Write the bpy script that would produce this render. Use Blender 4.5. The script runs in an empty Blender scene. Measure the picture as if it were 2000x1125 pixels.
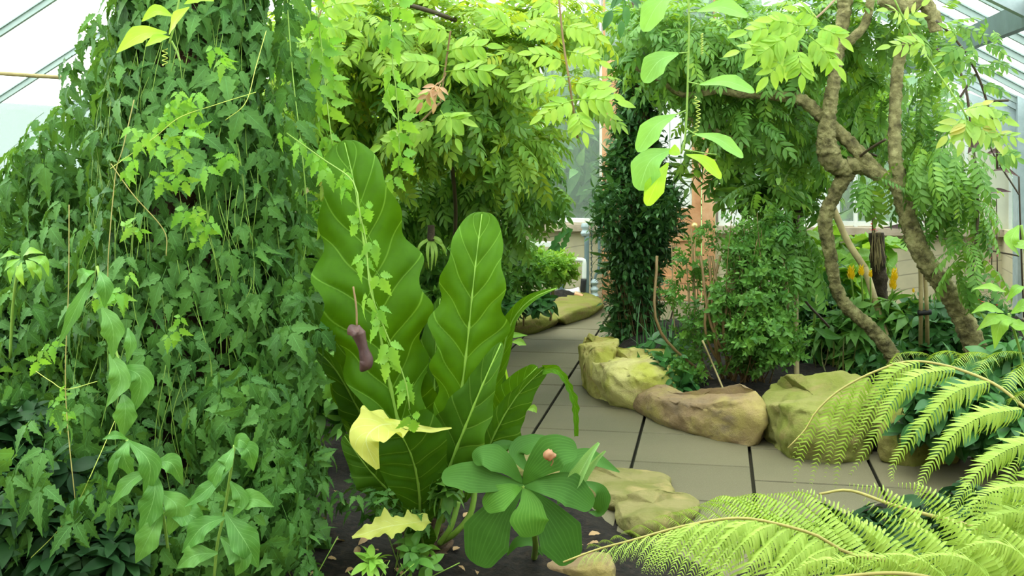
import bpy, math, random
import numpy as np
from mathutils import noise as mnoise, Vector
rng = np.random.default_rng(11)
random.seed(5)
SC = bpy.context.scene
COL = SC.collection
# ------------------------------------------------------------------ camera
F, HC, YH = 2200.0, 1.6, 286.0          # focal length in px, eye height, horizon row
cam = bpy.data.cameras.new('camera'); cam_o = bpy.data.objects.new('camera', cam); COL.objects.link(cam_o)
cam.sensor_width = 36; cam.lens = F/2000*36; cam.shift_y = -(562.5-YH)/2000
cam.clip_start = 0.05; cam.clip_end = 200
cam_o.location = (0, 0, HC); cam_o.rotation_euler = (math.pi/2, 0, 0)
SC.camera = cam_o
# ------------------------------------------------------------------ world, sun, exposure
w = bpy.data.worlds.new('overcast_sky'); SC.world = w; w.use_nodes = True
nt = w.node_tree; bg = nt.nodes['Background']
tc = nt.nodes.new('ShaderNodeTexCoord'); sx = nt.nodes.new('ShaderNodeSeparateXYZ'); mr = nt.nodes.new('ShaderNodeMapRange')
nt.links.new(tc.outputs['Generated'], sx.inputs[0]); nt.links.new(sx.outputs['Z'], mr.inputs['Value'])
mr.inputs['From Min'].default_value = -.1; mr.inputs['From Max'].default_value = .5
mixw = nt.nodes.new('ShaderNodeMix'); mixw.data_type = 'RGBA'
mixw.inputs[6].default_value = (.95, .97, .93, 1); mixw.inputs[7].default_value = (.96, .99, .96, 1)
nt.links.new(mr.outputs[0], mixw.inputs[0]); nt.links.new(mixw.outputs[2], bg.inputs[0])
bg.inputs[1].default_value = 2.1
sun = bpy.data.lights.new('sun', 'SUN'); sun.energy = 4.5; sun.angle = math.radians(28); sun.color = (1, .97, .86)
sun_o = bpy.data.objects.new('sun', sun); COL.objects.link(sun_o); sun_o.location = (-3, -4, 8)
sun_o.rotation_euler = Vector((0.22, -0.10, -1.0)).to_track_quat('-Z', 'Y').to_euler()
SC.view_settings.view_transform = 'Standard'; SC.view_settings.look = 'None'
SC.view_settings.gamma = 1; SC.view_settings.use_curve_mapping = False
SC.view_settings.exposure = 0.86
cy = SC.cycles
cy.max_bounces = 7; cy.diffuse_bounces = 4; cy.glossy_bounces = 2; cy.transmission_bounces = 5; cy.transparent_max_bounces = 8
cy.sample_clamp_indirect = 6; cy.caustics_reflective = False; cy.caustics_refractive = False
# ------------------------------------------------------------------ coordinates
def P(x, y, Y): return np.array([(x-1000)/F*Y, Y, HC-(y-YH)/F*Y])
def G(x, y, z=0.0):
    Y = F*(HC-z)/(y-YH); return np.array([(x-1000)/F*Y, Y, z])
ANG = math.atan(400/F); CA, SA = math.cos(ANG), math.sin(ANG)
def B(t, D, z): return np.array([t*CA + D*SA, -t*SA + D*CA, z])     # building axes: t across, D along the house
def WT(px, py, D):
    k = (px-1000)/F; Y = D/(k*SA+CA); return (k*CA-SA)*Y, HC-(py-YH)/F*Y
def nrm(v): v = np.asarray(v, float); return v/(np.linalg.norm(v, axis=-1, keepdims=True)+1e-12)
# ------------------------------------------------------------------ mesh building (everything is quad grids)
OFF = {}
class MB:
    def __init__(s): s.V = []; s.Q = []; s.UV = []; s.R = []; s.n = 0
    def add(s, V, Q, UV=None, r=None):
        V = np.asarray(V, float)
        s.V.append(V); s.Q.append(np.asarray(Q, int)+s.n); s.n += len(V)
        s.UV.append(np.zeros((len(V), 2)) if UV is None else UV)
        s.R.append(np.full(len(V), rng.random()) if r is None else np.broadcast_to(r, (len(V),)).astype(float))
        return s
    def tpl(s):
        return (np.concatenate(s.V), np.concatenate(s.Q), np.concatenate(s.UV), np.concatenate(s.R))
    def scatter(s, tpl, pos, M, scale, r=None):
        V, Q, UV, R = tpl; k = len(pos)
        if k == 0: return
        W = np.einsum('kij,nj->kni', M, V)*np.asarray(scale).reshape(-1, 1, 1) + np.asarray(pos)[:, None, :]
        r = rng.random(k) if r is None else r
        s.V.append(W.reshape(-1, 3)); n = len(V)
        s.Q.append((Q[None]+(np.arange(k)*n)[:, None, None]).reshape(-1, 4)+s.n); s.n += n*k
        s.UV.append(np.tile(UV, (k, 1))); s.R.append(np.clip((np.repeat(r, n)*.75 + np.tile(R, k)*.25), 0, 1))
    def build(s, name, mat, parent=None, loc=None, smooth=True):
        V = np.concatenate(s.V); Q = np.concatenate(s.Q); UV = np.concatenate(s.UV); R = np.concatenate(s.R)
        off = OFF[parent.name] if parent is not None else (np.zeros(3) if loc is None else np.asarray(loc, float))
        me = bpy.data.meshes.new(name)
        me.vertices.add(len(V)); me.vertices.foreach_set('co', (V-off).astype(np.float32).ravel())
        me.loops.add(Q.size); me.loops.foreach_set('vertex_index', Q.ravel().astype(np.int32))
        me.polygons.add(len(Q)); me.polygons.foreach_set('loop_start', (np.arange(len(Q))*4).astype(np.int32))
        me.polygons.foreach_set('use_smooth', np.full(len(Q), smooth))
        uv = me.uv_layers.new(name='UVMap'); uv.data.foreach_set('uv', UV[Q.ravel()].astype(np.float32).ravel())
        a = me.attributes.new('rnd', 'FLOAT', 'POINT'); a.data.foreach_set('value', R.astype(np.float32))
        me.update(calc_edges=True); me.validate()
        me.materials.append(mat)
        o = bpy.data.objects.new(name, me); COL.objects.link(o)
        OFF[o.name] = off
        if parent is not None: o.parent = parent
        else: o.location = off
        return o
def tag(o, label, cat, group=None):
    o['label'] = label; o['category'] = cat
    if group: o['group'] = group
    return o
def thing(name, label, cat, loc, group=None):
    o = bpy.data.objects.new(name, None); COL.objects.link(o); o.location = loc; o.empty_display_size = .1
    OFF[o.name] = np.asarray(loc, float); return tag(o, label, cat, group)
def struct(o): o['kind'] = 'structure'; return o
def gridQ(nu, nv, wrap=False):
    w_ = nv if wrap else nv+1; q = []
    for i in range(nu):
        for j in range(nv):
            j2 = (j+1) % w_ if wrap else j+1
            q.append((i*w_+j, (i+1)*w_+j, (i+1)*w_+j2, i*w_+j2))
    return np.array(q)
def catmull(pts, n):
    pts = np.asarray(pts, float)
    if len(pts) == 2: return pts[0]+(pts[1]-pts[0])*np.linspace(0, 1, n)[:, None]
    p = np.vstack([2*pts[0]-pts[1], pts, 2*pts[-1]-pts[-2]])
    seg = np.linalg.norm(np.diff(pts[:, :3], axis=0), axis=1); cum = np.concatenate([[0], np.cumsum(seg)])
    out = []
    for d in np.linspace(0, cum[-1], n):
        i = min(np.searchsorted(cum, d, side='right')-1, len(seg)-1); t = (d-cum[i])/(seg[i]+1e-9)
        a, b, c, e = p[i], p[i+1], p[i+2], p[i+3]
        out.append(.5*((2*b)+(-a+c)*t+(2*a-5*b+4*c-e)*t*t+(-a+3*b-3*c+e)*t**3))
    return np.array(out)
def frames(C, hint):
    T = nrm(np.gradient(C, axis=0)); S = nrm(np.cross(T, hint)); N = np.cross(S, T); return T, S, N
def tube(m, pts, rad, n=24, k=6, lump=0, lumpf=8, caps=True, r=None):
    C = catmull(pts, n); rr = np.interp(np.linspace(0, 1, n), np.linspace(0, 1, len(np.atleast_1d(rad))), np.atleast_1d(rad)) if np.size(rad) > 1 else np.full(n, float(rad))
    T = nrm(np.gradient(C, axis=0)); h = np.array([0.13, .31, .94]) if abs(T[0][2]) < .9 else np.array([1, .1, .05])
    S = [nrm(np.cross(T[0], h))]
    for i in range(1, n):
        v = S[-1]-T[i]*np.dot(S[-1], T[i]); S.append(nrm(v))
    S = np.array(S); N = np.cross(T, S)
    if caps:
        C = np.vstack([C[:1], C, C[-1:]]); S = np.vstack([S[:1], S, S[-1:]]); N = np.vstack([N[:1], N, N[-1:]]); rr = np.concatenate([[rr[0]*.03], rr, [rr[-1]*.03]])
    a = np.linspace(0, 2*math.pi, k, endpoint=False)
    V = C[:, None]+rr[:, None, None]*(np.cos(a)[None, :, None]*S[:, None]+np.sin(a)[None, :, None]*N[:, None])
    if lump:
        for i in range(V.shape[0]):
            for j in range(k):
                q = V[i, j]; d = q-C[i]
                v = mnoise.fractal(Vector(q*lumpf), 1, 2, 4)+.8*abs(mnoise.noise(Vector(q*lumpf*3.1)))-.5*abs(mnoise.noise(Vector(q*lumpf*1.3)))
                V[i, j] = C[i]+d*(1+lump*v)
    u = np.linspace(0, 1, len(C)); UV = np.stack(np.meshgrid(u, a/6.283, indexing='ij'), -1).reshape(-1, 2)
    return m.add(V.reshape(-1, 3), gridQ(len(C)-1, k, True), UV, r)
def box8(m, c8, r=None):
    c8 = np.asarray(c8); Q = [(0, 3, 2, 1), (4, 5, 6, 7), (0, 1, 5, 4), (1, 2, 6, 5), (2, 3, 7, 6), (3, 0, 4, 7)]
    V = np.concatenate([c8[list(q)] for q in Q]); return m.add(V, np.arange(24).reshape(6, 4), None, r)
def bbox(m, t0, t1, D0, D1, z0, z1, r=None):
    return box8(m, [B(t0, D0, z0), B(t1, D0, z0), B(t1, D1, z0), B(t0, D1, z0), B(t0, D0, z1), B(t1, D0, z1), B(t1, D1, z1), B(t0, D1, z1)], r)
def sbox(name, mat, *a, parent=None):
    m = MB(); bbox(m, *a); o = m.build(name, mat, parent, smooth=False, loc=None if parent is not None else B((a[0]+a[1])/2, (a[2]+a[3])/2, a[4]))
    return o
def beam(m, a, b, wd, ht, up=(0, 0, 1)):
    a, b = np.asarray(a), np.asarray(b); T = nrm(b-a); S = nrm(np.cross(T, up))*wd/2; U = nrm(np.cross(S, T))*ht/2
    return box8(m, [a-S-U, b-S-U, b+S-U, a+S-U, a-S+U, b-S+U, b+S+U, a+S+U])
# ------------------------------------------------------------------ materials
def nodes(name):
    m = bpy.data.materials.new(name); m.use_nodes = True; t = m.node_tree; t.nodes.remove(t.nodes['Principled BSDF'])
    return m, t, t.nodes['Material Output']
def N(t, typ, ins=None, **kw):
    n = t.nodes.new('ShaderNode'+typ)
    for k_, v in kw.items(): setattr(n, k_, v)
    for k_, v in (ins or {}).items():
        s = n.inputs[k_]
        if hasattr(v, 'links') or isinstance(v, bpy.types.NodeSocket): t.links.new(v, s)
        else: s.default_value = v
    return n
def MixC(t, fac, a, b, blend='MIX'):
    n = t.nodes.new('ShaderNodeMix'); n.data_type = 'RGBA'; n.blend_type = blend
    for i, v in ((0, fac), (6, a), (7, b)):
        if isinstance(v, bpy.types.NodeSocket): t.links.new(v, n.inputs[i])
        else: n.inputs[i].default_value = v if not isinstance(v, tuple) or len(v) == 4 else (*v, 1)
    return n.outputs[2]
def Mth(t, op, a, b=None, c=None):
    n = t.nodes.new('ShaderNodeMath'); n.operation = op
    for i, v in enumerate((a, b, c)):
        if v is None: continue
        if isinstance(v, bpy.types.NodeSocket): t.links.new(v, n.inputs[i])
        else: n.inputs[i].default_value = v
    return n.outputs[0]
def c4(c): return (*c, 1)
def leaf_mat(name, c1, c2, trans=.42, rough=.42, vein=None, nv=9, slope=.35, vw=.06, midw=.05, spots=None, yellow=1.35, c3=None, parallel=False, spec=.35):
    """two-tone leaf: colour varies leaf by leaf (c1..c2, c3 for the rarest), veins drawn from the leaf's own length/width coordinates"""
    m, t, out = nodes(name)
    at = N(t, 'Attribute', attribute_name='rnd'); col = MixC(t, at.outputs['Fac'], c1, c2)
    if c3:
        f = N(t, 'MapRange', {'Value': at.outputs['Fac'], 'From Min': .86, 'From Max': .93}).outputs[0]; col = MixC(t, f, col, c3)
    tcn = N(t, 'TexCoord'); nz = N(t, 'TexNoise', {'Vector': tcn.outputs['Object'], 'Scale': 14.0, 'Detail': 4.0})
    col = MixC(t, N(t, 'MapRange', {'Value': nz.outputs[0], 'From Min': .35, 'From Max': .7, 'To Max': .45}).outputs[0], col, tuple(x*.62 for x in c1))
    if vein or parallel:
        uvs = N(t, 'SeparateXYZ', {0: tcn.outputs['UV']}); u, v = uvs.outputs[0], uvs.outputs[1]
        av = Mth(t, 'ABSOLUTE', Mth(t, 'SUBTRACT', v, .5)); av = Mth(t, 'MULTIPLY', av, 2.0)
        if parallel: s = Mth(t, 'MULTIPLY', av, float(nv))
        else: s = Mth(t, 'MULTIPLY', Mth(t, 'SUBTRACT', u, Mth(t, 'MULTIPLY', av, slope)), float(nv))
        d = Mth(t, 'ABSOLUTE', Mth(t, 'SUBTRACT', Mth(t, 'FRACT', s), .5))
        lines = N(t, 'MapRange', {'Value': d, 'From Min': .5-vw, 'From Max': .5, 'To Min': 0.0, 'To Max': .8}).outputs[0]
        mid = N(t, 'MapRange', {'Value': av, 'From Min': midw, 'From Max': midw*.4, 'To Min': 0.0, 'To Max': 1.0}).outputs[0]
        col = MixC(t, Mth(t, 'MAXIMUM', lines, mid), col, vein)
    if spots:
        n2 = N(t, 'TexNoise', {'Vector': tcn.outputs['Object'], 'Scale': 9.0, 'Detail': 3.0})
        col = MixC(t, N(t, 'MapRange', {'Value': n2.outputs[0], 'From Min': .55, 'From Max': .68}).outputs[0], col, spots)
    bs = N(t, 'BsdfPrincipled', {'Base Color': col, 'Roughness': rough, 'Specular IOR Level': spec})
    tcol = MixC(t, 1.0, col, (yellow, 1.12, .55, 1), 'MULTIPLY')
    tr = N(t, 'BsdfTranslucent', {'Color': tcol})
    mx = N(t, 'MixShader', {0: trans, 1: bs.outputs[0], 2: tr.outputs[0]})
    t.links.new(mx.outputs[0], out.inputs[0]); return m
def rough_mat(name, cols, scale=4, rough=.85, bump=.4, bscale=30, metal=0, detail=6, vec='Object', spec=.3, stops=None):
    m, t, out = nodes(name); tcn = N(t, 'TexCoord')
    nz = N(t, 'TexNoise', {'Vector': tcn.outputs[vec], 'Scale': float(scale), 'Detail': float(detail), 'Roughness': .6})
    cr = N(t, 'ValToRGB', {0: nz.outputs[0]}); e = cr.color_ramp.elements
    st = stops or list(np.linspace(.3, .7, len(cols)))
    while len(e) < len(cols): e.new(.5)
    for i, c in enumerate(cols): e[i].position = st[i]; e[i].color = c4(c)
    b = N(t, 'TexNoise', {'Vector': tcn.outputs[vec], 'Scale': float(bscale), 'Detail': 8.0, 'Roughness': .65})
    bp = N(t, 'Bump', {'Height': b.outputs[0], 'Strength': float(bump), 'Distance': .02})
    bs = N(t, 'BsdfPrincipled', {'Base Color': cr.outputs[0], 'Roughness': rough, 'Normal': bp.outputs[0], 'Metallic': float(metal), 'Specular IOR Level': spec})
    t.links.new(bs.outputs[0], out.inputs[0]); return m
def rock_mat(name, base, moss, stain, dark, mossiness=.5, patch=None):
    m, t, out = nodes(name); tcn = N(t, 'TexCoord'); ob = tcn.outputs['Object']
    n1 = N(t, 'TexNoise', {'Vector': ob, 'Scale': 3.0, 'Detail': 8.0, 'Roughness': .6}); n2 = N(t, 'TexNoise', {'Vector': ob, 'Scale': 9.0, 'Detail': 9.0, 'Roughness': .7})
    mp = N(t, 'Mapping', {0: ob, 3: (1, 1, 2.5)}); n3 = N(t, 'TexNoise', {'Vector': mp.outputs[0], 'Scale': 5.0, 'Detail': 6.0, 'Distortion': .6})
    col = MixC(t, N(t, 'MapRange', {'Value': n1.outputs[0], 'From Min': .62-mossiness*.4, 'From Max': .72-mossiness*.3}).outputs[0], base, moss)
    col = MixC(t, N(t, 'MapRange', {'Value': n3.outputs[0], 'From Min': .52, 'From Max': .7, 'To Max': .8}).outputs[0], col, stain)
    col = MixC(t, N(t, 'MapRange', {'Value': n2.outputs[0], 'From Min': .56, 'From Max': .74, 'To Max': .75}).outputs[0], col, dark)
    if patch:
        c, r_, pc = patch
        vd = N(t, 'VectorMath', {0: ob, 1: c}, operation='DISTANCE').outputs['Value']
        vd = Mth(t, 'ADD', vd, Mth(t, 'MULTIPLY', Mth(t, 'SUBTRACT', n2.outputs[0], .5), r_*1.2))
        col = MixC(t, N(t, 'MapRange', {'Value': vd, 'From Min': r_, 'From Max': r_*.5, 'To Max': .8}).outputs[0], col, pc)
    b = N(t, 'TexNoise', {'Vector': ob, 'Scale': 22.0, 'Detail': 10.0, 'Roughness': .7})
    bb = Mth(t, 'ADD', Mth(t, 'MULTIPLY', b.outputs[0], .6), Mth(t, 'MULTIPLY', n3.outputs[0], .25))
    bp = N(t, 'Bump', {'Height': bb, 'Strength': .8, 'Distance': .03})
    bs = N(t, 'BsdfPrincipled', {'Base Color': col, 'Roughness': .88, 'Normal': bp.outputs[0], 'Specular IOR Level': .2})
    t.links.new(bs.outputs[0], out.inputs[0]); return m
def flat_mat(name, c, rough=.5, metal=0): return rough_mat(name, [tuple(x*.88 for x in c), c], scale=6, rough=rough, bump=.08, metal=metal)
# leaves
M_VINE = leaf_mat('vine_leaf', (.042, .13, .026), (.13, .30, .055), .34, .48, yellow=1.4, spec=.22, vein=(.13, .34, .09), nv=7, slope=.25, vw=.05)
M_VINEL = leaf_mat('young_vine_leaf', (.16, .42, .05), (.28, .52, .08), .5, .42)
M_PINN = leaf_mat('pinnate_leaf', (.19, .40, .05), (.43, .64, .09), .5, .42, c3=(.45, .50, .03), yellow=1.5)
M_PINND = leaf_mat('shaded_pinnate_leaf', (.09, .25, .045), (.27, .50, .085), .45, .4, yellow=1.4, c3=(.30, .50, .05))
M_PALE = leaf_mat('pale_spray_leaf', (.32, .55, .10), (.42, .62, .16), .5, .45, c3=(.50, .48, .12))
M_BRIGHT = leaf_mat('bright_spray_leaf', (.28, .53, .06), (.42, .64, .10), .5, .42, yellow=1.3)
M_DARK = leaf_mat('dark_column_leaf', (.035, .12, .035), (.10, .25, .06), .26, .4, spec=.35)
M_SHRUB = leaf_mat('small_shrub_leaf', (.08, .24, .04), (.22, .44, .08), .35, .4)
M_SHRUBL = leaf_mat('light_shrub_leaf', (.24, .52, .07), (.42, .68, .12), .42, .4)
M_BROAD = leaf_mat('broad_herb_leaf', (.09, .26, .045), (.15, .35, .065), .35, .42, spec=.3, vein=(.22, .45, .14), nv=9, slope=.3, vw=.05, midw=.035)
M_BROADL = leaf_mat('light_broad_leaf', (.22, .48, .06), (.32, .56, .08), .42, .4, vein=(.36, .58, .18), nv=8, slope=.3, vw=.05, midw=.035)
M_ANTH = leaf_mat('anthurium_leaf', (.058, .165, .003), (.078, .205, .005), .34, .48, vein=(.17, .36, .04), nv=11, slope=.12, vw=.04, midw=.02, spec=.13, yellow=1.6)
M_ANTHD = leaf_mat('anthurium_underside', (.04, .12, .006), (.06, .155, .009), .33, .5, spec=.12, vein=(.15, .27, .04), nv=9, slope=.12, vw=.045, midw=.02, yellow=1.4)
M_ANTHY = leaf_mat('yellowing_leaf', (.62, .60, .10), (.60, .64, .14), .4, .42, vein=(.62, .66, .25), nv=8, slope=.2, vw=.05, spots=(.40, .50, .07), yellow=1.1)
M_ROS = leaf_mat('rosette_leaf', (.055, .165, .022), (.07, .19, .028), .24, .48, vein=(.075, .205, .032), nv=5, vw=.2, midw=.03, parallel=True, spec=.16)
M_ROSL = leaf_mat('young_rosette_leaf', (.085, .24, .028), (.10, .27, .032), .30, .5, spec=.16, vein=(.14, .32, .045), nv=5, vw=.2, midw=.03, parallel=True)
M_BUD = leaf_mat('rolled_leaf', (.24, .46, .14), (.30, .52, .18), .3, .45, vein=(.4, .6, .3), nv=6, vw=.15, parallel=True)
M_FERN = leaf_mat('fern_pinnule', (.27, .41, .055), (.39, .53, .10), .30, .45, yellow=1.1, spec=.25)
M_PASS = leaf_mat('passion_leaf', (.20, .46, .09), (.26, .54, .11), .38, .42, vein=(.30, .60, .2), nv=6, slope=.45, vw=.03, midw=.03)
M_PASSL = leaf_mat('young_passion_leaf', (.34, .62, .035), (.40, .68, .05), .5, .42, vein=(.45, .7, .12), nv=6, slope=.45, vw=.03, midw=.03)
M_BRONZE = leaf_mat('bronze_strap_leaf', (.16, .10, .04), (.12, .20, .05), .3, .45)
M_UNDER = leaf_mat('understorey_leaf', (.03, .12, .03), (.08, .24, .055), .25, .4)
M_DEEP = leaf_mat('deep_shade_leaf', (.010, .038, .012), (.028, .085, .022), .2, .5, spec=.15)  # darkened understorey leaf, deep shade is put into its colour
M_OUT = leaf_mat('outdoor_leaf', (.08, .22, .06), (.20, .36, .12), .4, .5)
M_PINK = leaf_mat('withered_leaf', (.55, .30, .18), (.60, .42, .22), .4, .5)
M_YFL = leaf_mat('yellow_bract', (.90, .58, .01), (.98, .70, .02), .35, .45, yellow=1.05)
M_RFL = leaf_mat('red_petal', (.75, .03, .06), (.85, .10, .10), .3, .45, yellow=1.0)
M_WFL = leaf_mat('white_petal', (.85, .85, .80), (.9, .9, .85), .3, .5, yellow=1.0)
M_LIT = leaf_mat('fallen_leaf', (.28, .15, .07), (.50, .36, .17), .1, .6, yellow=1.0)
# stems, bark
M_STEM = flat_mat('green_stem', (.22, .36, .06)); M_STEMB = flat_mat('brown_stem', (.22, .14, .06)); M_STEMD = flat_mat('dark_stem', (.07, .05, .03))
M_BARK = rough_mat('trunk_bark', [(.07, .06, .025), (.24, .215, .09), (.40, .37, .17)], 16, .9, 1.0, 45)
M_DBARK = rough_mat('dark_bark', [(.015, .012, .008), (.05, .035, .02), (.09, .07, .04)], 10, .9, .9, 28)
M_CANE = rough_mat('cane', [(.22, .17, .07), (.42, .34, .16)], 8, .6, .2, 40)
M_RACH = flat_mat('fern_rachis', (.32, .28, .08)); M_RACHG = flat_mat('fern_pinna_axis', (.46, .56, .10))
M_MIDR = flat_mat('leaf_midrib', (.24, .42, .06), .4)
M_PITCH = rough_mat('purple_spathe', [(.05, .022, .028), (.13, .07, .06)], 12, .45, .2, 40)
M_SOIL = rough_mat('dark_soil', [(.006, .005, .004), (.018, .013, .009), (.05, .035, .022)], 30, .95, 1.0, 60, stops=[.35, .55, .75])
M_STEEL = rough_mat('galvanised_steel', [(.30, .37, .39), (.42, .49, .51)], 12, .55, .08, 60, metal=.15)
M_STEELD = rough_mat('grey_painted_steel', [(.06, .10, .10), (.09, .14, .14)], 8, .5, .06, 50)
M_BAR = flat_mat('glazing_bar_paint', (.32, .40, .38), .5); M_WHITE = flat_mat('white_paint', (.78, .80, .76), .5)
M_WOOD = rough_mat('door_timber', [(.42, .20, .09), (.58, .30, .15), (.66, .40, .24)], 5, .55, .2, 30)
M_WOODG = rough_mat('weathered_sill_timber', [(.34, .27, .19), (.52, .42, .32)], 6, .7, .3, 30)
M_BRASS = flat_mat('brass', (.75, .58, .25), .35, .6)
M_PIPE = flat_mat('grey_pipe', (.14, .20, .21), .5); M_COPPER = flat_mat('copper_pipe', (.62, .33, .18), .45, .3); M_BLACK = flat_mat('black_rubber', (.02, .02, .02), .6)
M_MESH = rough_mat('rusty_wire_mesh', [(.05, .03, .02), (.13, .08, .045)], 20, .8, .8, 70)
M_CREAM = flat_mat('cream_panel', (.72, .70, .56), .6)
def pane_mat():
    m, t, out = nodes('roof_glass'); tcn = N(t, 'TexCoord')
    nz = N(t, 'TexNoise', {'Vector': tcn.outputs['Object'], 'Scale': 1.6, 'Detail': 5.0})
    a = N(t, 'BsdfTransparent', {0: (.93, .97, .97, 1)}); b = N(t, 'BsdfTranslucent', {0: (.88, .93, .93, 1)})
    f = N(t, 'MapRange', {'Value': nz.outputs[0], 'From Min': .3, 'From Max': .7, 'To Min': .3, 'To Max': .65})
    mx = N(t, 'MixShader', {0: f.outputs[0], 1: a.outputs[0], 2: b.outputs[0]}); t.links.new(mx.outputs[0], out.inputs[0]); return m
def glass_mat():
    m, t, out = nodes('window_glass')
    a = N(t, 'BsdfTransparent', {0: (.88, .95, .92, 1)}); b = N(t, 'BsdfGlossy', {0: (.9, .95, .95, 1), 1: .1}); c = N(t, 'BsdfTranslucent', {0: (.8, .9, .88, 1)})
    fr = N(t, 'Fresnel', {0: 1.45}); m1 = N(t, 'MixShader', {0: fr.outputs[0], 1: a.outputs[0], 2: b.outputs[0]})
    m2 = N(t, 'MixShader', {0: .14, 1: m1.outputs[0], 2: c.outputs[0]}); t.links.new(m2.outputs[0], out.inputs[0]); return m
M_ROOF, M_GLASS = pane_mat(), glass_mat()
def wall_mat():
    m, t, out = nodes('cream_painted_blocks'); tcn = N(t, 'TexCoord')
    mp = N(t, 'Mapping', {0: tcn.outputs['Object'], 2: (math.pi/2, 0, ANG)})
    br = N(t, 'TexBrick', {'Vector': mp.outputs[0], 'Color1': (.62, .54, .36, 1), 'Color2': (.56, .50, .33, 1), 'Mortar': (.40, .35, .24, 1), 'Scale': 1.0, 'Mortar Size': .006, 'Brick Width': .44, 'Row Height': .14})
    nz = N(t, 'TexNoise', {'Vector': tcn.outputs['Object'], 'Scale': 7.0, 'Detail': 8.0})
    col = MixC(t, N(t, 'MapRange', {'Value': nz.outputs[0], 'From Min': .5, 'From Max': .75, 'To Max': .5}).outputs[0], br.outputs[0], (.42, .38, .26))
    bp = N(t, 'Bump', {'Height': br.outputs['Fac'], 'Strength': .5, 'Distance': .01}); bp.invert = True
    bs = N(t, 'BsdfPrincipled', {'Base Color': col, 'Roughness': .85, 'Normal': bp.outputs[0]}); t.links.new(bs.outputs[0], out.inputs[0]); return m
M_WALL = wall_mat()
# ------------------------------------------------------------------ floor of paving slabs
def slab_mat():
    m, t, out = nodes('concrete_slab'); tcn = N(t, 'TexCoord'); ob = tcn.outputs['Object']; at = N(t, 'Attribute', attribute_name='rnd')
    nz = N(t, 'TexNoise', {'Vector': ob, 'Scale': 1.8, 'Detail': 7.0}); fn = N(t, 'TexNoise', {'Vector': ob, 'Scale': 180.0, 'Detail': 2.0})
    col = MixC(t, at.outputs['Fac'], (.104, .090, .047), (.136, .118, .063))
    col = MixC(t, N(t, 'MapRange', {'Value': nz.outputs[0], 'From Min': .42, 'From Max': .68, 'To Max': .55}).outputs[0], col, (.085, .08, .036))
    col = MixC(t, N(t, 'MapRange', {'Value': fn.outputs[0], 'From Min': .5, 'From Max': .8, 'To Max': .5}).outputs[0], col, (.20, .18, .12))
    zz = N(t, 'SeparateXYZ', {0: ob}).outputs[2]; col = MixC(t, N(t, 'MapRange', {'Value': zz, 'From Min': -.0025, 'From Max': -.005}).outputs[0], col, (.03, .028, .014))
    bp = N(t, 'Bump', {'Height': fn.outputs[0], 'Strength': .35, 'Distance': .004})
    bs = N(t, 'BsdfPrincipled', {'Base Color': col, 'Roughness': .7, 'Normal': bp.outputs[0]}); t.links.new(bs.outputs[0], out.inputs[0]); return m
m = MB(); PT, PD = .59, .583
for i in range(-12, 8):
    for k in range(-7, 13):
        t0 = -.42+i*PT; d0 = 5.74+k*PD-(.22 if i > 0 else 0)
        a, b, c, d = t0+.008, t0+PT-.008, d0+.007, d0+PD-.007
        if b > 3.4 or d > 12.2: continue
        z = rng.uniform(-.001, .001); e = .002
        V = [B(a, c, -.04), B(b, c, -.04), B(b, d, -.04), B(a, d, -.04), B(a, c, z-.004), B(b, c, z-.004), B(b, d, z-.004), B(a, d, z-.004), B(a+e, c+e, z), B(b-e, c+e, z), B(b-e, d-e, z), B(a+e, d-e, z)]
        m.add(V, [(0, 1, 5, 4), (1, 2, 6, 5), (2, 3, 7, 6), (3, 0, 4, 7), (4, 5, 9, 8), (5, 6, 10, 9), (6, 7, 11, 10), (7, 4, 8, 11), (8, 9, 10, 11)])
struct(m.build('floor', slab_mat(), smooth=False))
struct(sbox('ground', flat_mat('joint_dirt', (.035, .032, .018)), -7.6, 3.4, -1.5, 12.2, -.10, -.035))
struct(sbox('ground', rough_mat('garden_grass', [(.06, .16, .03), (.12, .26, .06)], 4, .9, .5, 40), -25, 25, 12.21, 60, -.2, -.03))
# ------------------------------------------------------------------ soil beds
def bed(name, poly, h, seed=0, step=.06, edge=.25, bump=.03):
    poly = np.array(poly); x0, y0 = poly.min(0)-.05; x1, y1 = poly.max(0)+.05
    nx, ny = int((x1-x0)/step), int((y1-y0)/step); gx, gy = np.meshgrid(np.linspace(x0, x1, nx+1), np.linspace(y0, y1, ny+1), indexing='ij')
    ins = np.zeros(gx.shape, bool); dist = np.full(gx.shape, 9.)
    for i in range(len(poly)):
        (ax, ay), (bx, by) = poly[i], poly[(i+1) % len(poly)]
        c = ((ay > gy) != (by > gy)) & (gx < (bx-ax)*(gy-ay)/(by-ay+1e-12)+ax); ins ^= c
        L = (bx-ax)**2+(by-ay)**2+1e-9; tt = np.clip(((gx-ax)*(bx-ax)+(gy-ay)*(by-ay))/L, 0, 1); dist = np.minimum(dist, np.hypot(gx-ax-tt*(bx-ax), gy-ay-tt*(by-ay)))
    s = np.where(ins, dist, -dist); f = np.clip(s/edge, -.3, 1); f = np.where(f > 0, f*f*(3-2*f), f)
    z = h*f
    for i in range(nx+1):
        for j in range(ny+1):
            if ins[i, j]: z[i, j] += bump*(mnoise.fractal(Vector((gx[i, j]*5, gy[i, j]*5, seed)), 1, 2, 5)+.7*mnoise.noise(Vector((gx[i, j]*22, gy[i, j]*22, seed))))*min(1, f[i, j]*3)
    z = np.maximum(z, -.033)
    V = np.stack([gx, gy, z], -1); Q = gridQ(nx, ny)
    keep = (s.ravel()[Q] > -.08).any(1)
    mb = MB().add(V.reshape(-1, 3), Q[keep][:, ::-1]); return struct(mb.build(name, M_SOIL))
def g2(x, y): return G(x, y)[:2]
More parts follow.
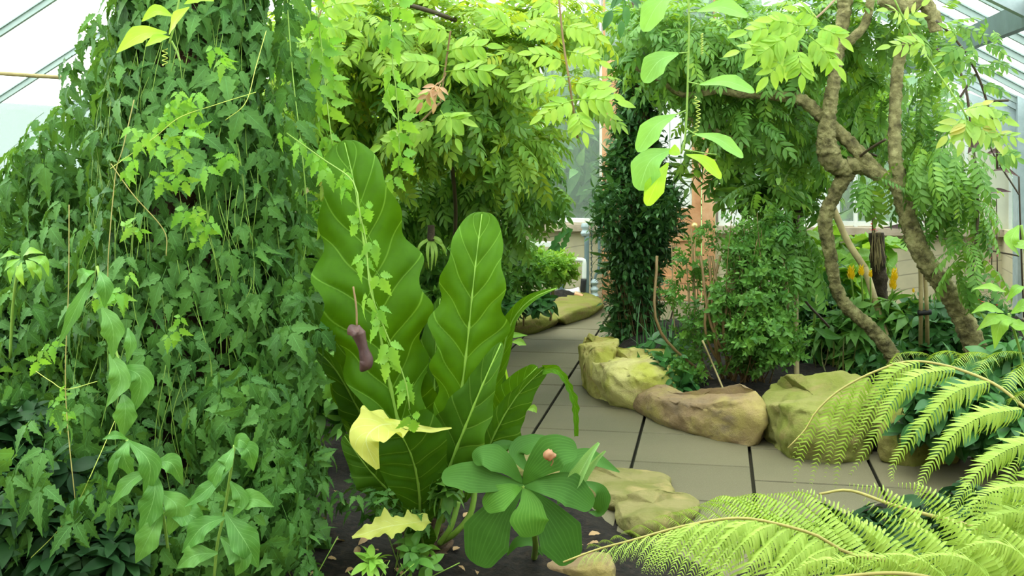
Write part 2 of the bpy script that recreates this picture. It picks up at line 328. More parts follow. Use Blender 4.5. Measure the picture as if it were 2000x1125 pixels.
bed('ground', [(-3.2, 2.2), (.5, 2.2), (1.2, 3.6), g2(1290, 1065), g2(1215, 1040), g2(1150, 985), g2(1000, 915), g2(900, 860), (-.6, 7.2), (-1.6, 8.1), (-4, 8.6)], .035, 1, .045, .15, .018)
bed('ground', [g2(1430, 1135), g2(1500, 1065), g2(1640, 1005), g2(1800, 965), g2(2120, 940), (2.9, 3.2), (2.7, 1.4), (1.0, 1.5)], .05, 5, .06, .12, .02)
bed('ground', [g2(1190, 735), g2(1250, 780), g2(1340, 815), g2(1480, 850), g2(1600, 880), g2(1900, 890), (3.0, 5.0), (4.1, 6), B(2.75, 11.0, 0)[:2], B(.7, 11.2, 0)[:2], g2(1330, 640), g2(1230, 650), g2(1185, 690)], .13, 2, .06)
bed('ground', [g2(900, 640), g2(1010, 640), g2(1090, 625), g2(1170, 600), B(-1.05, 11.45, 0)[:2], B(-6.4, 11.45, 0)[:2], B(-6.4, 8, 0)[:2], (-1.2, 8.9)], .15, 3, .07)
# ------------------------------------------------------------------ building shell
DW = 11.6
def tz(px, py): return WT(px, py, DW)
ZS = tz(1120, 437)[1]; TL = -6.8; TR = 2.72; TRI = -2.04; ZE = 2.03; PIT = .575
def roofz(t): return ZE+PIT*((TR-t) if t > TRI else (t-TL))
tA, tB, tC, tD_ = tz(1177, 0)[0], tz(1203, 0)[0], tz(1371, 0)[0], tz(1397, 0)[0]
struct(sbox('wall_back', M_WALL, TL, tA, DW, DW+.2, -.03, ZS-.07))
struct(sbox('wall_back', M_WALL, tD_, TR, DW, DW+.2, -.03, ZS-.07))
struct(sbox('light_block_wall', M_WALL, TL-.2, TR+.2, -1.6, -1.4, -.03, 3.2))  # unseen wall added behind the camera to cut fill light from the front
struct(sbox('wall_left', M_WALL, TL-.2, TL, 0, DW+.2, -.03, .8))
struct(sbox('wall_right', M_WALL, TR, TR+.2, 0, DW+.2, -.03, .8))
struct(sbox('trim_1', M_WOODG, TL, tA-.01, DW-.1, DW+.22, ZS-.07, ZS)); struct(sbox('trim_2', M_WOODG, tD_+.01, TR, DW-.1, DW+.22, ZS-.07, ZS))
# door posts
for i, (a, b) in enumerate(((tA, tB), (tC, tD_))): struct(sbox('trim_%d' % (3+i), M_WOOD, a, b, DW-.05, DW+.15, -.03, 2.45))
struct(sbox('trim_5', M_WOOD, tA, tD_, DW-.06, DW+.16, 2.45, 2.55))
# door
dz = lambda py: tz(1290, py)[1]
door = struct(sbox('door_1', M_WOOD, tB+.01, tC-.01, DW+.02, DW+.06, .02, dz(570)))
def dpart(n, mat, *a): return sbox(n, mat, *a, parent=door)
dpart('stile', M_WOOD, tB+.01, tB+.10, DW, DW+.07, .02, 2.2); dpart('stile', M_WOOD, tC-.10, tC-.01, DW, DW+.07, .02, 2.2)
dpart('rail', M_WOOD, tB+.1, tC-.1, DW+.001, DW+.069, dz(470), dz(406)); dpart('rail', M_WOOD, tB+.1, tC-.1, DW+.001, DW+.069, dz(552), dz(538)); dpart('rail', M_WOOD, tB+.1, tC-.1, DW+.001, DW+.069, 2.08, 2.2)
dpart('panel', M_WOOD, tB+.1, tC-.1, DW+.025, DW+.05, dz(540), dz(468)); dpart('rail', M_WOOD, tB+.1, tC-.1, DW+.001, DW+.069, .03, dz(553))
mm = MB()
for q in range(6): bbox(mm, tB+.1+q*(tC-tB-.2)/6+.003, tB+.1+(q+1)*(tC-tB-.2)/6-.003, DW+.02, DW+.05, dz(406), 2.08)
mm.build('white_board_panel', M_WHITE, door, smooth=False)
k_t, k_z = tz(1357, 440)
mm = MB(); c0 = B(k_t, DW, k_z)
tube(mm, [c0+B(0, .02, 0), c0-B(0, .03, 0), c0-B(0, .035, 0), c0-B(0, .055, 0), c0-B(0, .075, 0), c0-B(0, .085, 0)], [.035, .02, .014, .03, .034, .018], 20, 12)
mm.build('door_knob', M_BRASS, door)
# glazing over the masonry: panes with mullions
def window(i, t0, t1, z0, gable, pitch=.62, fr=M_WHITE):
    zz = (lambda t: roofz(t)-.1) if gable else (lambda t: ZE-.02)
    mb = MB(); ts = [t0]+([TRI] if t0 < TRI < t1 else [])+[t1]
    for a, b in zip(ts[:-1], ts[1:]):
        box8(mb, [B(a, DW+.08, z0), B(b, DW+.08, z0), B(b, DW+.09, z0), B(a, DW+.09, z0), B(a, DW+.08, zz(a)), B(b, DW+.08, zz(b)), B(b, DW+.09, zz(b)), B(a, DW+.09, zz(a))])
    wd = struct(mb.build('window_%d' % i, M_GLASS, smooth=False))
    n = max(1, round((t1-t0)/pitch))
    for q in range(n+1):
        t = t0+(t1-t0)*q/n; h = zz(t)
        mm = MB(); bbox(mm, t-.018, t+.018, DW+.05, DW+.12, z0, h); mm.build('mullion', fr, wd, smooth=False)
    for z in (z0+.01, ZE): 
        mm = MB(); bbox(mm, t0, t1, DW+.055, DW+.115, z, z+.04); mm.build('transom', fr, wd, smooth=False)
    return wd
window(1, TL, tA-.02, ZS+.002, True, .6); window(2, tA, tD_, 2.56, True, .5, M_WOOD); window(3, tD_+.02, TR, ZS+.002, True, .62)
# pale boarded panels low in the right bay of the end wall
p0, p1 = tz(1800, 0)[0], tz(1972, 0)[0]
o = struct(sbox('wall_back', M_CREAM, p0, p1, DW-.02, DW+.04, ZS, tz(1900, 262)[1]))
for q in range(3): 
    mm = MB(); t = p0+(p1-p0)*q/2; bbox(mm, t-.015, t+.015, DW-.04, DW-.021, ZS, tz(1900, 262)[1]); mm.build('cover_strip', M_WHITE, o, smooth=False)
struct(sbox('wall_back', M_WHITE, tD_+.03, tz(1640, 0)[0], DW-.01, DW+.04, ZS, tz(1500, 335)[1]))
# corner post and gable rafter
struct(sbox('trim_6', M_STEEL, TR-.04, TR+.14, DW-.75, DW-.57, -.02, ZE+.15))
mm = MB(); beam(mm, B(TR+.05, DW-.66, ZE-.02), B(TRI, DW-.66, roofz(TRI)-.1), .07, .22); struct(mm.build('trim_7', M_STEEL, smooth=False))
mm = MB(); beam(mm, B(TL, DW-.66, ZE-.05), B(TRI, DW-.66, roofz(TRI)-.1), .07, .22); struct(mm.build('trim_8', M_STEEL, smooth=False))
# haunch plate under the rafter end
mm = MB(); a, b, c = B(TR-.04, DW-.66, ZE-.1), B(TR-.5, DW-.66, roofz(TR-.5)-.2), B(TR-.04, DW-.66, ZE-.55)
mm.add([a-B(0, .01, 0), b-B(0, .01, 0), c-B(0, .01, 0), (a+c)/2-B(0, .01, 0), a+B(0, .01, 0), b+B(0, .01, 0), c+B(0, .01, 0), (a+c)/2+B(0, .01, 0)], [(0, 1, 2, 3), (7, 6, 5, 4), (0, 4, 5, 1), (1, 5, 6, 2)])
struct(mm.build('trim_9', M_STEEL, smooth=False))
# roof
D0R = -.5
for side in (0, 1):
    ta, tb = (TL, TRI) if side == 0 else (TR+.1, TRI)
    mb = MB(); za, zb = roofz(max(min(ta, TR), TL))-(.05 if side else 0), roofz(TRI)
    box8(mb, [B(ta, D0R, za), B(tb, D0R, zb), B(tb, DW+.1, zb), B(ta, DW+.1, za), B(ta, D0R, za+.01), B(tb, D0R, zb+.01), B(tb, DW+.1, zb+.01), B(ta, DW+.1, za+.01)])
    cl = struct(mb.build('ceiling', M_ROOF, smooth=False))
    for q in range(20 if side else 10):
        D = D0R+.25+q*(.62 if side else 1.24)
        mm = MB(); beam(mm, B(ta, D, za-.035), B(tb, D, zb-.035), .035, .06); beam(mm, B(ta, D, za-.01), B(tb, D, zb-.01), .07, .012)
        mm.build('glazing_bar', M_BAR, cl, smooth=False)
i = 10
for t in (1.84, 0, -4.2):
    mm = MB(); z = roofz(t)-.14; beam(mm, B(t, D0R, z), B(t, DW, z), .06, .16); struct(mm.build('trim_%d' % i, M_STEELD, smooth=False)); i += 1
for D in (3.4, 7.2):
    for a in (TL, TR):
        mm = MB(); beam(mm, B(a, D, ZE-.06), B(TRI, D, roofz(TRI)-.2), .08, .16); struct(mm.build('trim_%d' % i, M_STEELD if a < 0 else M_STEEL, smooth=False)); i += 1
for t in (TL-.1, TR+.1):
    gl = MB(); bbox(gl, t-.004, t+.004, 0, DW, .8, ZE); struct(gl.build('window_%d' % (4 if t < 0 else 5), M_GLASS, smooth=False))
mm = MB(); tube(mm, [P(-30, 141, 6.2), P(40, 146, 6.2), P(130, 152, 6.3)], .012, 10, 6); tag(mm.build('support_wire', M_CANE, loc=P(0, 143, 6.2)), 'taut brownish wire crossing the white roof at upper left', 'wire')
# ------------------------------------------------------------------ pipework at the end wall
def WP(px, py, D): t, z = WT(px, py, D); return B(t, D, z)
r = thing('wall_pipe', 'grey vertical water pipe with stopcock on the cream block wall', 'pipe', WP(1148, 575, 11.4))
mm = MB(); tube(mm, [WP(1146, 455, 11.42), WP(1146, 570, 11.42), WP(1146, 592, 11.42)], .025, 8, 12); mm.build('pipe', M_PIPE, r)
mm = MB(); tube(mm, [WP(1143, 436, 11.42), WP(1143, 462, 11.42)], [.035, .045, .03, .05, .03], 16, 12); mm.build('valve', M_STEEL, r)
mm = MB(); tube(mm, [WP(1120, 507, 11.4), WP(1136, 508, 11.4), WP(1141, 512, 11.4), WP(1141, 545, 11.4)], .024, 20, 12); mm.build('white_elbow', M_WHITE, r)
mm = MB(); tube(mm, [WP(1140, 545, 11.38), WP(1137, 578, 11.38)], .028, 10, 10); mm.build('hose_end', M_BLACK, r)
r = thing('wall_pipe', 'thin grey conduit with a swan neck right of the vertical water pipe', 'pipe', WP(1163, 580, 11.4))
mm = MB(); tube(mm, [WP(1170, 440, 11.42), WP(1170, 520, 11.42), WP(1163, 540, 11.42), WP(1161, 575, 11.42)], .014, 30, 8); mm.build('pipe', M_PIPE, r)
mm = MB(); tube(mm, [WP(1161, 545, 11.42), WP(1161, 578, 11.42)], [.02, .045, .02, .045, .03, .05], 20, 12); mm.build('fitting', M_STEEL, r)
r = thing('drain_pipe', 'low white horizontal pipe with copper end beside the back stone', 'pipe', WP(1115, 570, 11.2))
mm = MB(); tube(mm, [WP(1096, 572, 11.2), WP(1128, 569, 11.2), WP(1132, 568, 11.2)], [.03, .03, .042], 10, 12); mm.build('pipe', M_WHITE, r)
mm = MB(); tube(mm, [WP(1122, 574, 11.15), WP(1138, 580, 11.15)], .028, 8, 12); mm.build('copper_end', M_COPPER, r)
mm = MB(); tube(mm, [WP(1096, 540, 11.2), WP(1096, 585, 11.2)], .035, 8, 12); tag(mm.build('post', M_PIPE, loc=WP(1096, 585, 11.2)), 'short dark grey post left of the low white pipe', 'post')
mm = MB(); bbox(mm, *[WT(a, 560, 11.25)[0] for a in (1084, 1092)], 11.2, 11.3, .05, WT(1090, 552, 11.25)[1]); tag(mm.build('marker_board', M_CREAM, loc=B(WT(1088, 560, 11.25)[0], 11.25, .05), smooth=False), 'small upright cream board left of the dark grey post', 'board')
mm = MB(); bbox(mm, *[WT(a, 560, 11.3)[0] for a in (1000, 1085)], 11.2, 11.35, WT(1060, 480, 11.3)[1], WT(1060, 472, 11.3)[1])
tag(mm.build('wall_shelf', M_WHITE, loc=WP(1040, 480, 11.3), smooth=False), 'white wall shelf edge behind the back left shrubs', 'shelf')
mm = MB()
for q in range(26):
    c = WP(1155, 440+q*5.2, 11.45); tube(mm, [c, c+np.array([.008 if q % 2 else 0, 0 if q % 2 else .008, -.016]), c-np.array([0, 0, .032])], .006, 5, 4)
tag(mm.build('chain', M_STEELD, loc=WP(1155, 440, 11.45)), 'thin metal chain hanging on the cream wall between the two pipes', 'chain')
# ------------------------------------------------------------------ rocks
def rock(label, front, depth, mat, seed, backh=1.0, skew=0, group=None, ov=0.05, rough=1.0):
    """front: (px, base row, top row) along the foot of the stone; depth in metres away from the eye"""
    pts = []; 
    for x, yb, yt in front:
        g = G(x, yb); pts.append([g[0], g[1], (yb-yt)*g[1]/F*1.02])
    bk = [[p[0]*(1+depth/p[1]*.9)+skew, p[1]+depth*(1 if 0 < i < len(pts)-1 else .75), p[2]*backh] for i, p in enumerate(pts)][::-1]
    loop = np.array(pts+bk); c = loop[:, :2].mean(0)
    L = np.vstack([loop, loop[:1]]); seg = np.linalg.norm(np.diff(L[:, :2], axis=0), axis=1); cum = np.concatenate([[0], np.cumsum(seg)]); M_ = 150
    s = np.linspace(0, cum[-1], M_, endpoint=False); ring = np.stack([np.interp(s, cum, L[:, i]) for i in range(3)], 1)
    k = 5; rr = ring.copy()
    for _ in range(3): rr = (np.roll(rr, 1, 0)+rr*2+np.roll(rr, -1, 0))/4
    ring = rr; Hm = ring[:, 2].mean(); rows = []
    prof = [(0, .93), (.12, 1.0), (.3, 1.03), (.5, 1.04), (.7, 1.02), (.85, 1.0), (.94, .975), (1, .94), (1.01, .88), (1.01, .8), (1.0, .68), (1.0, .55), (.99, .42), (.99, .3), (.98, .18), (.98, .08), (.98, .01)]
    for hz, sc in prof:
        xy = c+(ring[:, :2]-c)*sc if sc < .93 or hz > .95 else c+(ring[:, :2]-c)*(1+(sc-1)*1.0)
        hh = ring[:, 2]*min(sc/.9, 1)+Hm*(1-min(sc/.9, 1)) if sc < .9 else ring[:, 2]
        rows.append(np.column_stack([xy, hz*hh-.01*(hz == 0)]))
    rows = np.array(rows); pi_ = np.linspace(0, len(rows)-1, 34); prof = [(np.interp(q, range(len(rows)), [p[0] for p in prof]), np.interp(q, range(len(rows)), [p[1] for p in prof])) for q in pi_]
    i0 = np.minimum(pi_.astype(int), len(rows)-2); ff = (pi_-i0)[:, None, None]; rows = rows[i0]*(1-ff)+rows[i0+1]*ff
    V = rows.copy(); sz = max(Hm, .12); rg = np.random.default_rng(seed)
    ext = np.ptp(V.reshape(-1, 3), axis=0)/2; c3 = np.array([c[0], c[1], Hm*.5])
    for _ in range(26):
        az = rg.uniform(0, 6.283); el = rg.uniform(-.25, .9)**1 ; nn_ = np.array([math.cos(az)*math.cos(el), math.sin(az)*math.cos(el), math.sin(el)])
        W_ = (V.reshape(-1, 3)-c3)/np.maximum(ext, .05); q_ = W_@nn_; lim = q_.max()*rg.uniform(.86, .97); ov_ = np.maximum(q_-lim, 0)*.92
        V = (c3+(W_-ov_[:, None]*nn_)*np.maximum(ext, .05)).reshape(V.shape)
    for i in range(len(rows)):
        for j in range(M_):
            p = V[i, j]; q = Vector((p[0]*3+seed, p[1]*3, p[2]*4))
            d = np.array([p[0]-c[0], p[1]-c[1], 0]); d = d/(np.linalg.norm(d)+1e-6)
            cell = mnoise.noise_vector(q*1.0); n1 = mnoise.fractal(q*2.2, .9, 2, 5)
            cr = abs(mnoise.noise(q*3.3+Vector((7, 3, 1))))
            side = 1 if prof[i][1] >= .9 else prof[i][1]
            f = rough*sz*(.12*cell[0]+.10*n1-.10*max(0, .16-cr)*4)*side
            up = rough*sz*(.12*cell[2]+.08*n1)*(1 if prof[i][0] > .85 else prof[i][0]*.5)
            V[i, j] = p+d*f+np.array([0, 0, up])
            V[i, j][2] = max(V[i, j][2], -.005)
    mb = MB().add(V.reshape(-1, 3), gridQ(len(rows)-1, M_, True)[:, ::-1])
    return tag(mb.build('rock', mat, loc=(c[0], c[1], 0)), label, 'rock', group)
YB, YM, YS, YD = (.46, .41, .14), (.34, .34, .06), (.44, .32, .13), (.17, .15, .05)
MR1 = rock_mat('sandstone_yellow', YB, YM, YS, YD, .5); MR2 = rock_mat('sandstone_cream', (.56, .51, .20), (.42, .42, .08), (.42, .33, .16), YD, .45)
MR3 = rock_mat('sandstone_brown', (.29, .20, .11), (.36, .29, .10), (.20, .15, .11), (.12, .09, .05), .4, ((.22, -.18, .1), .13, (.10, .13, .13)))
MR4 = rock_mat('sandstone_olive', (.27, .26, .085), (.20, .22, .045), (.28, .22, .09), (.12, .12, .04), .6)
MR5 = rock_mat('sandstone_mossy', (.23, .20, .07), (.18, .19, .035), (.20, .14, .06), (.09, .08, .03), .7)
MR6 = rock_mat('sandstone_tan', (.24, .21, .085), (.17, .17, .045), (.40, .30, .14), (.16, .14, .06), .5)
rock('low yellow stone at the near left end of the curved edging, beside the ivy column', [(1134, 742, 680), (1140, 766, 680), (1165, 780, 676), (1208, 780, 680)], .46, MR1, 3)
rock('large pale yellow blocky stone, second from the column in the curved edging', [(1150, 770, 708), (1190, 797, 714), (1240, 808, 722), (1345, 795, 722)], .45, MR2, 14, 1.25)
rock('long brown and purplish stone in the middle of the curved edging', [(1235, 800, 755), (1300, 835, 785), (1400, 862, 788), (1470, 873, 780), (1496, 868, 782)], .20, MR3, 31, 1.1)
rock('big olive flat-topped stone partly hidden by the yellow fern', [(1484, 848, 790), (1512, 888, 798), (1560, 905, 800), (1640, 912, 795), (1700, 900, 790)], .62, MR4, 42, 1.15, .05)
rock('mossy stone almost covered by drooping fern fronds at right', [(1712, 900, 812), (1780, 912, 815), (1880, 905, 812)], .35, MR5, 53)
rock('mossy edging stone behind the fern at the right edge', [(1895, 905, 815), (1960, 915, 812), (2060, 905, 812)], .4, MR5, 57)
rock('mossy flat stone at the back of the path, left one of two', [(930, 652, 620), (990, 660, 624), (1060, 650, 618), (1088, 642, 614)], .95, MR5, 64, .95, 0, ov=0, rough=.7)
rock('mossy flat stone at the back of the path, right one by the pipes', [(1088, 640, 612), (1125, 632, 604), (1165, 616, 592), (1180, 606, 585)], 1.0, MR5, 72, 1.0, -.12, rough=.7)
rock('flat tan stone behind the leafy rosette at the path edge', [(1130, 962, 945), (1195, 1003, 972), (1260, 996, 970), (1318, 978, 958)], .50, MR6, 85, 1.0, -.05, rough=.6)
rock('low rounded tan stone in front of the flat one at the path edge', [(1203, 1035, 1015), (1232, 1055, 1015), (1300, 1050, 1005), (1362, 1012, 992)], .36, MR6, 92, 1.05, rough=.7)
rock('tan stone hidden behind the broad rosette leaves', [(965, 925, 905), (1020, 940, 915), (1100, 950, 925)], .3, MR6, 101, rough=.6)
rock('brown stone under the yellow fern frond at the bottom edge', [(1060, 1130, 1108), (1130, 1145, 1110), (1200, 1150, 1105)], .16, MR3, 111, rough=.6)
# ------------------------------------------------------------------ leaf templates
def leaf_tpl(prof, nu=8, nv=2, fold=.25, droop=.2, wave=0, L=1, W=.5, r=.5, back=0):
    """leaf along +X, width along Y, face up +Z; prof(u) gives relative half width"""
    u = np.linspace(0, 1, nu+1); v = np.linspace(-1, 1, nv+1); U, Vv = np.meshgrid(u, v, indexing='ij')
    pw = np.array([prof(x) for x in u]); wv = pw[:, None]*W/2
    X = U*L - droop*.25*U**2*L; Yy = Vv*wv; Z = fold*np.abs(Vv)*wv - droop*U**2*L + wave*np.sin(U*17+Vv*1.5)*np.abs(Vv)*W
    if back: X = X+back*np.abs(Vv)*wv
    V = np.stack([X, Yy, Z], -1).reshape(-1, 3); UV = np.stack([U, Vv*.5+.5], -1).reshape(-1, 2)
    return V, gridQ(nu, nv), UV, np.full(len(V), r)
def ov(u): return max(.03, math.sin(math.pi*min(1, u)**.75)**.85)
def lance(u): return max(.03, math.sin(math.pi*u**.62)**1.1)
def lobed(u):
    base = np.interp(u, [0, .04, .16, .24, .36, .42, .55, .60, .74, .8, 1], [.12, .42, 1.0, .74, .86, .56, .62, .40, .38, .22, .02]); return base
def toothed(u):
    base = np.interp(u, [0, .05, .2, .35, .6, .8, 1], [.1, .5, .95, 1.0, .62, .32, .015]); k = (u*5.2) % 1; return base*(1.18-.58*k if .15 < u < .93 else 1)
def ell(u): return max(.04, math.sqrt(max(0, 1-(2*u-1)**2)))
def obl(u): return max(.04, math.sin(math.pi*u**.85)**.65)
def trans(tpl, mat, pos, s=1, r=None):
    V, Q, UV, R = tpl; return V@np.asarray(mat).T*s+pos, Q, UV, (R if r is None else np.full(len(V), r))
def rot(dir_, nor):
    X = nrm(dir_); Y = nrm(np.cross(nor, X)); Z = np.cross(X, Y); return np.stack([X, Y, Z], -1)
def mats(dirs, nors):
    X = nrm(dirs); Y = nrm(np.cross(nors, X)); Z = np.cross(X, Y); return np.stack([X, Y, Z], -1)
def ternate(seed):
    rg = np.random.default_rng(seed); m = MB()
    lf = leaf_tpl(toothed, 20, 2, .3, .3, W=.44)
    for a, s, x in ((0, 1.05, .28), (1.05, .75, .2), (-1.05, .75, .2)):
        a += rg.uniform(-.2, .2); d = np.array([math.cos(a), math.sin(a), -.25+rg.uniform(-.3, .1)]); pos = np.array([x if a*a < .5 else .18, 0, 0])+d*.06
        m.add(*trans(lf, rot(d, (rg.uniform(-.3, .3), rg.uniform(-.3, .3), 1)), pos, s*rg.uniform(.85, 1.1), rg.random()))
    tube(m, [(-.12, 0, .03), (.1, 0, .01), (.3, 0, -.01)], .009, 4, 3, caps=False, r=.9)
    return m.tpl()
def pinnate(seed, n=5, ll=.30, wd=.36, prof=ov, droop=.3, odd=True, ang=1.05, nu=6):
    rg = np.random.default_rng(seed); m = MB(); lf = leaf_tpl(prof, nu, 2, .22, .16, W=wd)
    def ax(s): return np.array([s, 0, -droop*s*s])
    for k in range(n):
        s = .18+.78*(k/(n-.4)); L = ll*(.8+.5*math.sin(math.pi*(k+1)/(n+1.5)))
        for sg in (1, -1):
            a = sg*(ang-.25*k/n+rg.uniform(-.12, .12)); d = np.array([math.cos(a), math.sin(a), -.28-2*droop*s*.4+rg.uniform(-.15, .1)])
            m.add(*trans(lf, rot(d, (rg.uniform(-.2, .2), rg.uniform(-.2, .2), 1)), ax(s), L*rg.uniform(.88, 1.1), rg.random()))
    if odd: m.add(*trans(lf, rot((1, 0, -.5-droop), (.2, 0, 1)), ax(.97), ll*1.05, rg.random()))
    tube(m, [ax(-.05), ax(.35), ax(.7), ax(1)], .008, 6, 3, caps=False, r=.8)
    return m.tpl()
def sprig(seed, n=5, ll=.38, wd=.5, prof=ov, stem=True):
    """short shoot with pairs of simple leaves"""
    rg = np.random.default_rng(seed); m = MB(); lf = leaf_tpl(prof, 5, 2, .3, .2, W=wd)
    for k in range(n):
        s = .15+.85*k/n; a0 = (k % 2)*1.57+rg.uniform(-.4, .4)
        for sg in (0, math.pi):
            b = a0+sg; d = np.array([.55, math.cos(b)*.8, math.sin(b)*.8]); nn = np.array([1., -math.cos(b)*.6, -math.sin(b)*.6])+rg.normal(0, .25, 3)
            m.add(*trans(lf, rot(d, nn), (s, 0, 0), ll*rg.uniform(.7, 1.15), rg.random()))
    m.add(*trans(lf, rot((1, .1, .1), (0, .2, 1)), (1, 0, 0), ll*.7, .8))
    if stem: tube(m, [(0, 0, 0), (.5, .02, 0), (1, 0, 0)], .012, 4, 3, caps=False, r=.3)
    return m.tpl()
def whorl(seed, n=6, prof=obl, wd=.34, el=.3):
    rg = np.random.default_rng(seed); m = MB(); lf = leaf_tpl(prof, 7, 2, .3, .3, W=wd)
    for k in range(n):
        a = k*2.4; d = np.array([math.cos(a), math.sin(a), el+rg.uniform(-.3, .3)]); m.add(*trans(lf, rot(d, (rg.uniform(-.2, .2), 0, 1)), d*.05, rg.uniform(.75, 1.1), rg.random()))
    return m.tpl()
TERN = [ternate(i) for i in range(4)]; PIN = [pinnate(i, 5+i % 2) for i in range(4)]; PINL = [pinnate(10+i, 6, .26, .38, ang=1.2) for i in range(3)]
PINS = [pinnate(20+i, 8, .17, .34, nu=4) for i in range(2)]
SPR = [sprig(i) for i in range(4)]; SPRL = [sprig(30+i, 4, .55, .34, lance) for i in range(3)]; WH = [whorl(i) for i in range(3)]; WHB = [whorl(9+i, 5, ov, .5, -.1) for i in range(3)]
BLADE = [leaf_tpl(lambda u: max(.03, (1-u)**.6), 8, 2, .3, d, W=.06) for d in (.3, .7, 1.1)]
SIMPLE = [leaf_tpl(ov, 8, 2, .3, d, .04, W=.42) for d in (.15, .4)]
def Bl(px, py, Y, rx, ry, rd, wt=1.0): return (P(px, py, Y), np.array([rx*Y/F, rd, ry*Y/F]), wt)
def blobs_scatter(m, blobs, n, tpls, size, out=.7, down=.5, jit=.5, inner=.55, upn=.8, zmin=.12, side=None, rbias=None):
    A = np.array([b[2]*((b[1][0]*b[1][2])+(b[1][0]*b[1][1])*.5+b[1][1]*b[1][2]*.5) for b in blobs]); cnt = rng.multinomial(n, A/A.sum())
    for (c, r_, _), k in zip(blobs, cnt):
        if k == 0: continue
        o = nrm(rng.normal(size=(k, 3))); o[:, 1] = np.where(rng.random(k) < .35, -np.abs(o[:, 1]), o[:, 1])
        rad = inner+(1-inner)*rng.random(k)**.6; pos = c+o*rad[:, None]*r_*1.0
        on = nrm(o/r_)
        hz = rng.normal(size=(k, 3)); hz[:, 2] *= .4
        d = on*out+np.array([0, 0, -down])+hz*jit; nn = on*.6+np.array([0, 0, upn])+rng.normal(0, .35, (k, 3))
        ok = pos[:, 2] > zmin
        if side is not None: ok &= side(pos)
        pos, d, nn = pos[ok], d[ok], nn[ok]; k = len(pos)
        if k == 0: continue
        ch = rng.integers(0, len(tpls), k); sc = rng.uniform(size[0], size[1], k)
        rr = rng.random(k) if rbias is None else np.clip(rng.random(k)*.6+rbias(pos), 0, 1)
        for ti, tp in enumerate(tpls):
            s_ = ch == ti; m.scatter(tp, pos[s_], mats(d[s_], nn[s_]), sc[s_], rr[s_])
def stems(m, lines, rad, n=16, k=5):
    for ln in lines: tube(m, [P(*p) for p in ln], rad, n, k)
def plant(name, label, cat, base, foliage=(), wood=(), group=None):
    """foliage: (part name, material, mesh); wood: (part name, material, mesh)"""
    t = thing(name, label, cat, base, group)
    for pn, mt, mb in list(wood)+list(foliage): mb.build(pn, mt, t)
    return t
# ------------------------------------------------------------------ explicit broad leaves
def big_leaf(m, pts, wpx, hint=(0, -1, .35), cup=.15, wave=.05, nvein=0, quilt=0, nu=40, nv=10, prof=None, phase=0, freq=22, teeth=0, r=None, twist=0, slope=.12, lob=0, tipr=0):
    """pts: midrib in (px,row,distance); wpx: widths in px along it"""
    C = catmull([P(*p) for p in pts], nu+1); u = np.linspace(0, 1, nu+1); Ym = C[:, 1]
    w_ = np.interp(u, np.linspace(0, 1, len(wpx)), wpx)
    ww = catmull([[a, b, 0] for a, b in zip(np.linspace(0, 1, len(wpx)), wpx)], nu+1)[:, 1] if len(wpx) > 2 else w_
    ww = np.maximum(ww, 1)*Ym/F/2
    if lob: ww = ww*(1+lob*np.sin(u*freq*2.2+phase)*np.sin(math.pi*u))
    if tipr: ww = ww*np.sqrt(np.clip(1-np.clip((u-(1-tipr))/tipr, 0, 1)**2, .002, 1))
    h = np.asarray(hint, float); T, S, Nn = frames(C, h)
    if twist:
        a = twist*u[:, None]; S, Nn = S*np.cos(a)+Nn*np.sin(a), Nn*np.cos(a)-S*np.sin(a)
    v = np.linspace(-1, 1, nv+1); V = np.zeros((nu+1, nv+1, 3))
    for j, vv in enumerate(v):
        av = abs(vv); wj = ww*(1+teeth*np.sin(u*90+j)*(av > .95))
        z = cup*av**1.6*ww + wave*ww*np.sin(u*freq+phase+(1.3 if vv > 0 else 0))*av**2
        if quilt: z = z + .85*quilt*ww*np.abs(np.sin(math.pi*nvein*(u-av*slope)))**.6*min(1, (1-av)*3+.25)*min(1, av*6+.15)
        V[:, j] = C+S*(vv*wj)[:, None]+Nn*z[:, None]+T*(av*.12*ww)[:, None]
    UV = np.stack(np.meshgrid(u, v*.5+.5, indexing='ij'), -1).reshape(-1, 2)
    m.add(V.reshape(-1, 3), gridQ(nu, nv), UV, rng.random() if r is None else r); return C
def leaf_part(root, name, mat, *a, rib=None, ribmat=None, label=None, **k):
    m = MB(); C = big_leaf(m, *a, **k); o = m.build(name, mat, root)
    if label: o['label'] = label
    if rib:
        m2 = MB(); off = -nrm(np.asarray(k.get('hint', (0, -1, .35))))*0; tube(m2, C[::3]+off, [rib, rib*.8, rib*.3], 20, 6); m2.build('midrib', ribmat or M_MIDR, o)
    return o
W_E = [4, 60, 92, 100, 96, 80, 50, 6]
def wl(w, kind='ell'): 
    k = {'ell': [.08, .62, .9, 1, .98, .85, .6, .06], 'ov': [.1, .8, 1, .95, .8, .6, .35, .02], 'lan': [.08, .6, .95, 1, .85, .6, .3, .02]}[kind]; return [w*x for x in k]
# ================================================================== LEFT: climber over a wire column
YC = 4.45; cb = P(372, 286, YC); cx_, cy_ = cb[0], cb[1]
root = thing('climbing_vine', 'tall column of lobed green climber leaves filling the left of the house', 'climbing vine', (cx_, cy_, 0))
mm = MB(); tube(mm, [(cx_, cy_, .05), (cx_, cy_, 1.2), (cx_, cy_, 2.9)], .15, 30, 24, lump=.05, lumpf=12); mm.build('wire_mesh_core', M_MESH, root)
mm = MB()
def colr(z): return np.interp(z, [0, .3, .8, 1.3, 1.8, 2.3, 2.9], [.50, .50, .44, .38, .33, .27, .24])
n = 3000; z = rng.uniform(.05, 2.75, n); a = rng.uniform(0, 2*math.pi, n); R_ = colr(z)*rng.uniform(.62, 1.08, n)
pos = np.stack([cx_+np.cos(a)*R_, cy_+np.sin(a)*R_*.85, z], -1); on = np.stack([np.cos(a), np.sin(a), 0*a], -1)
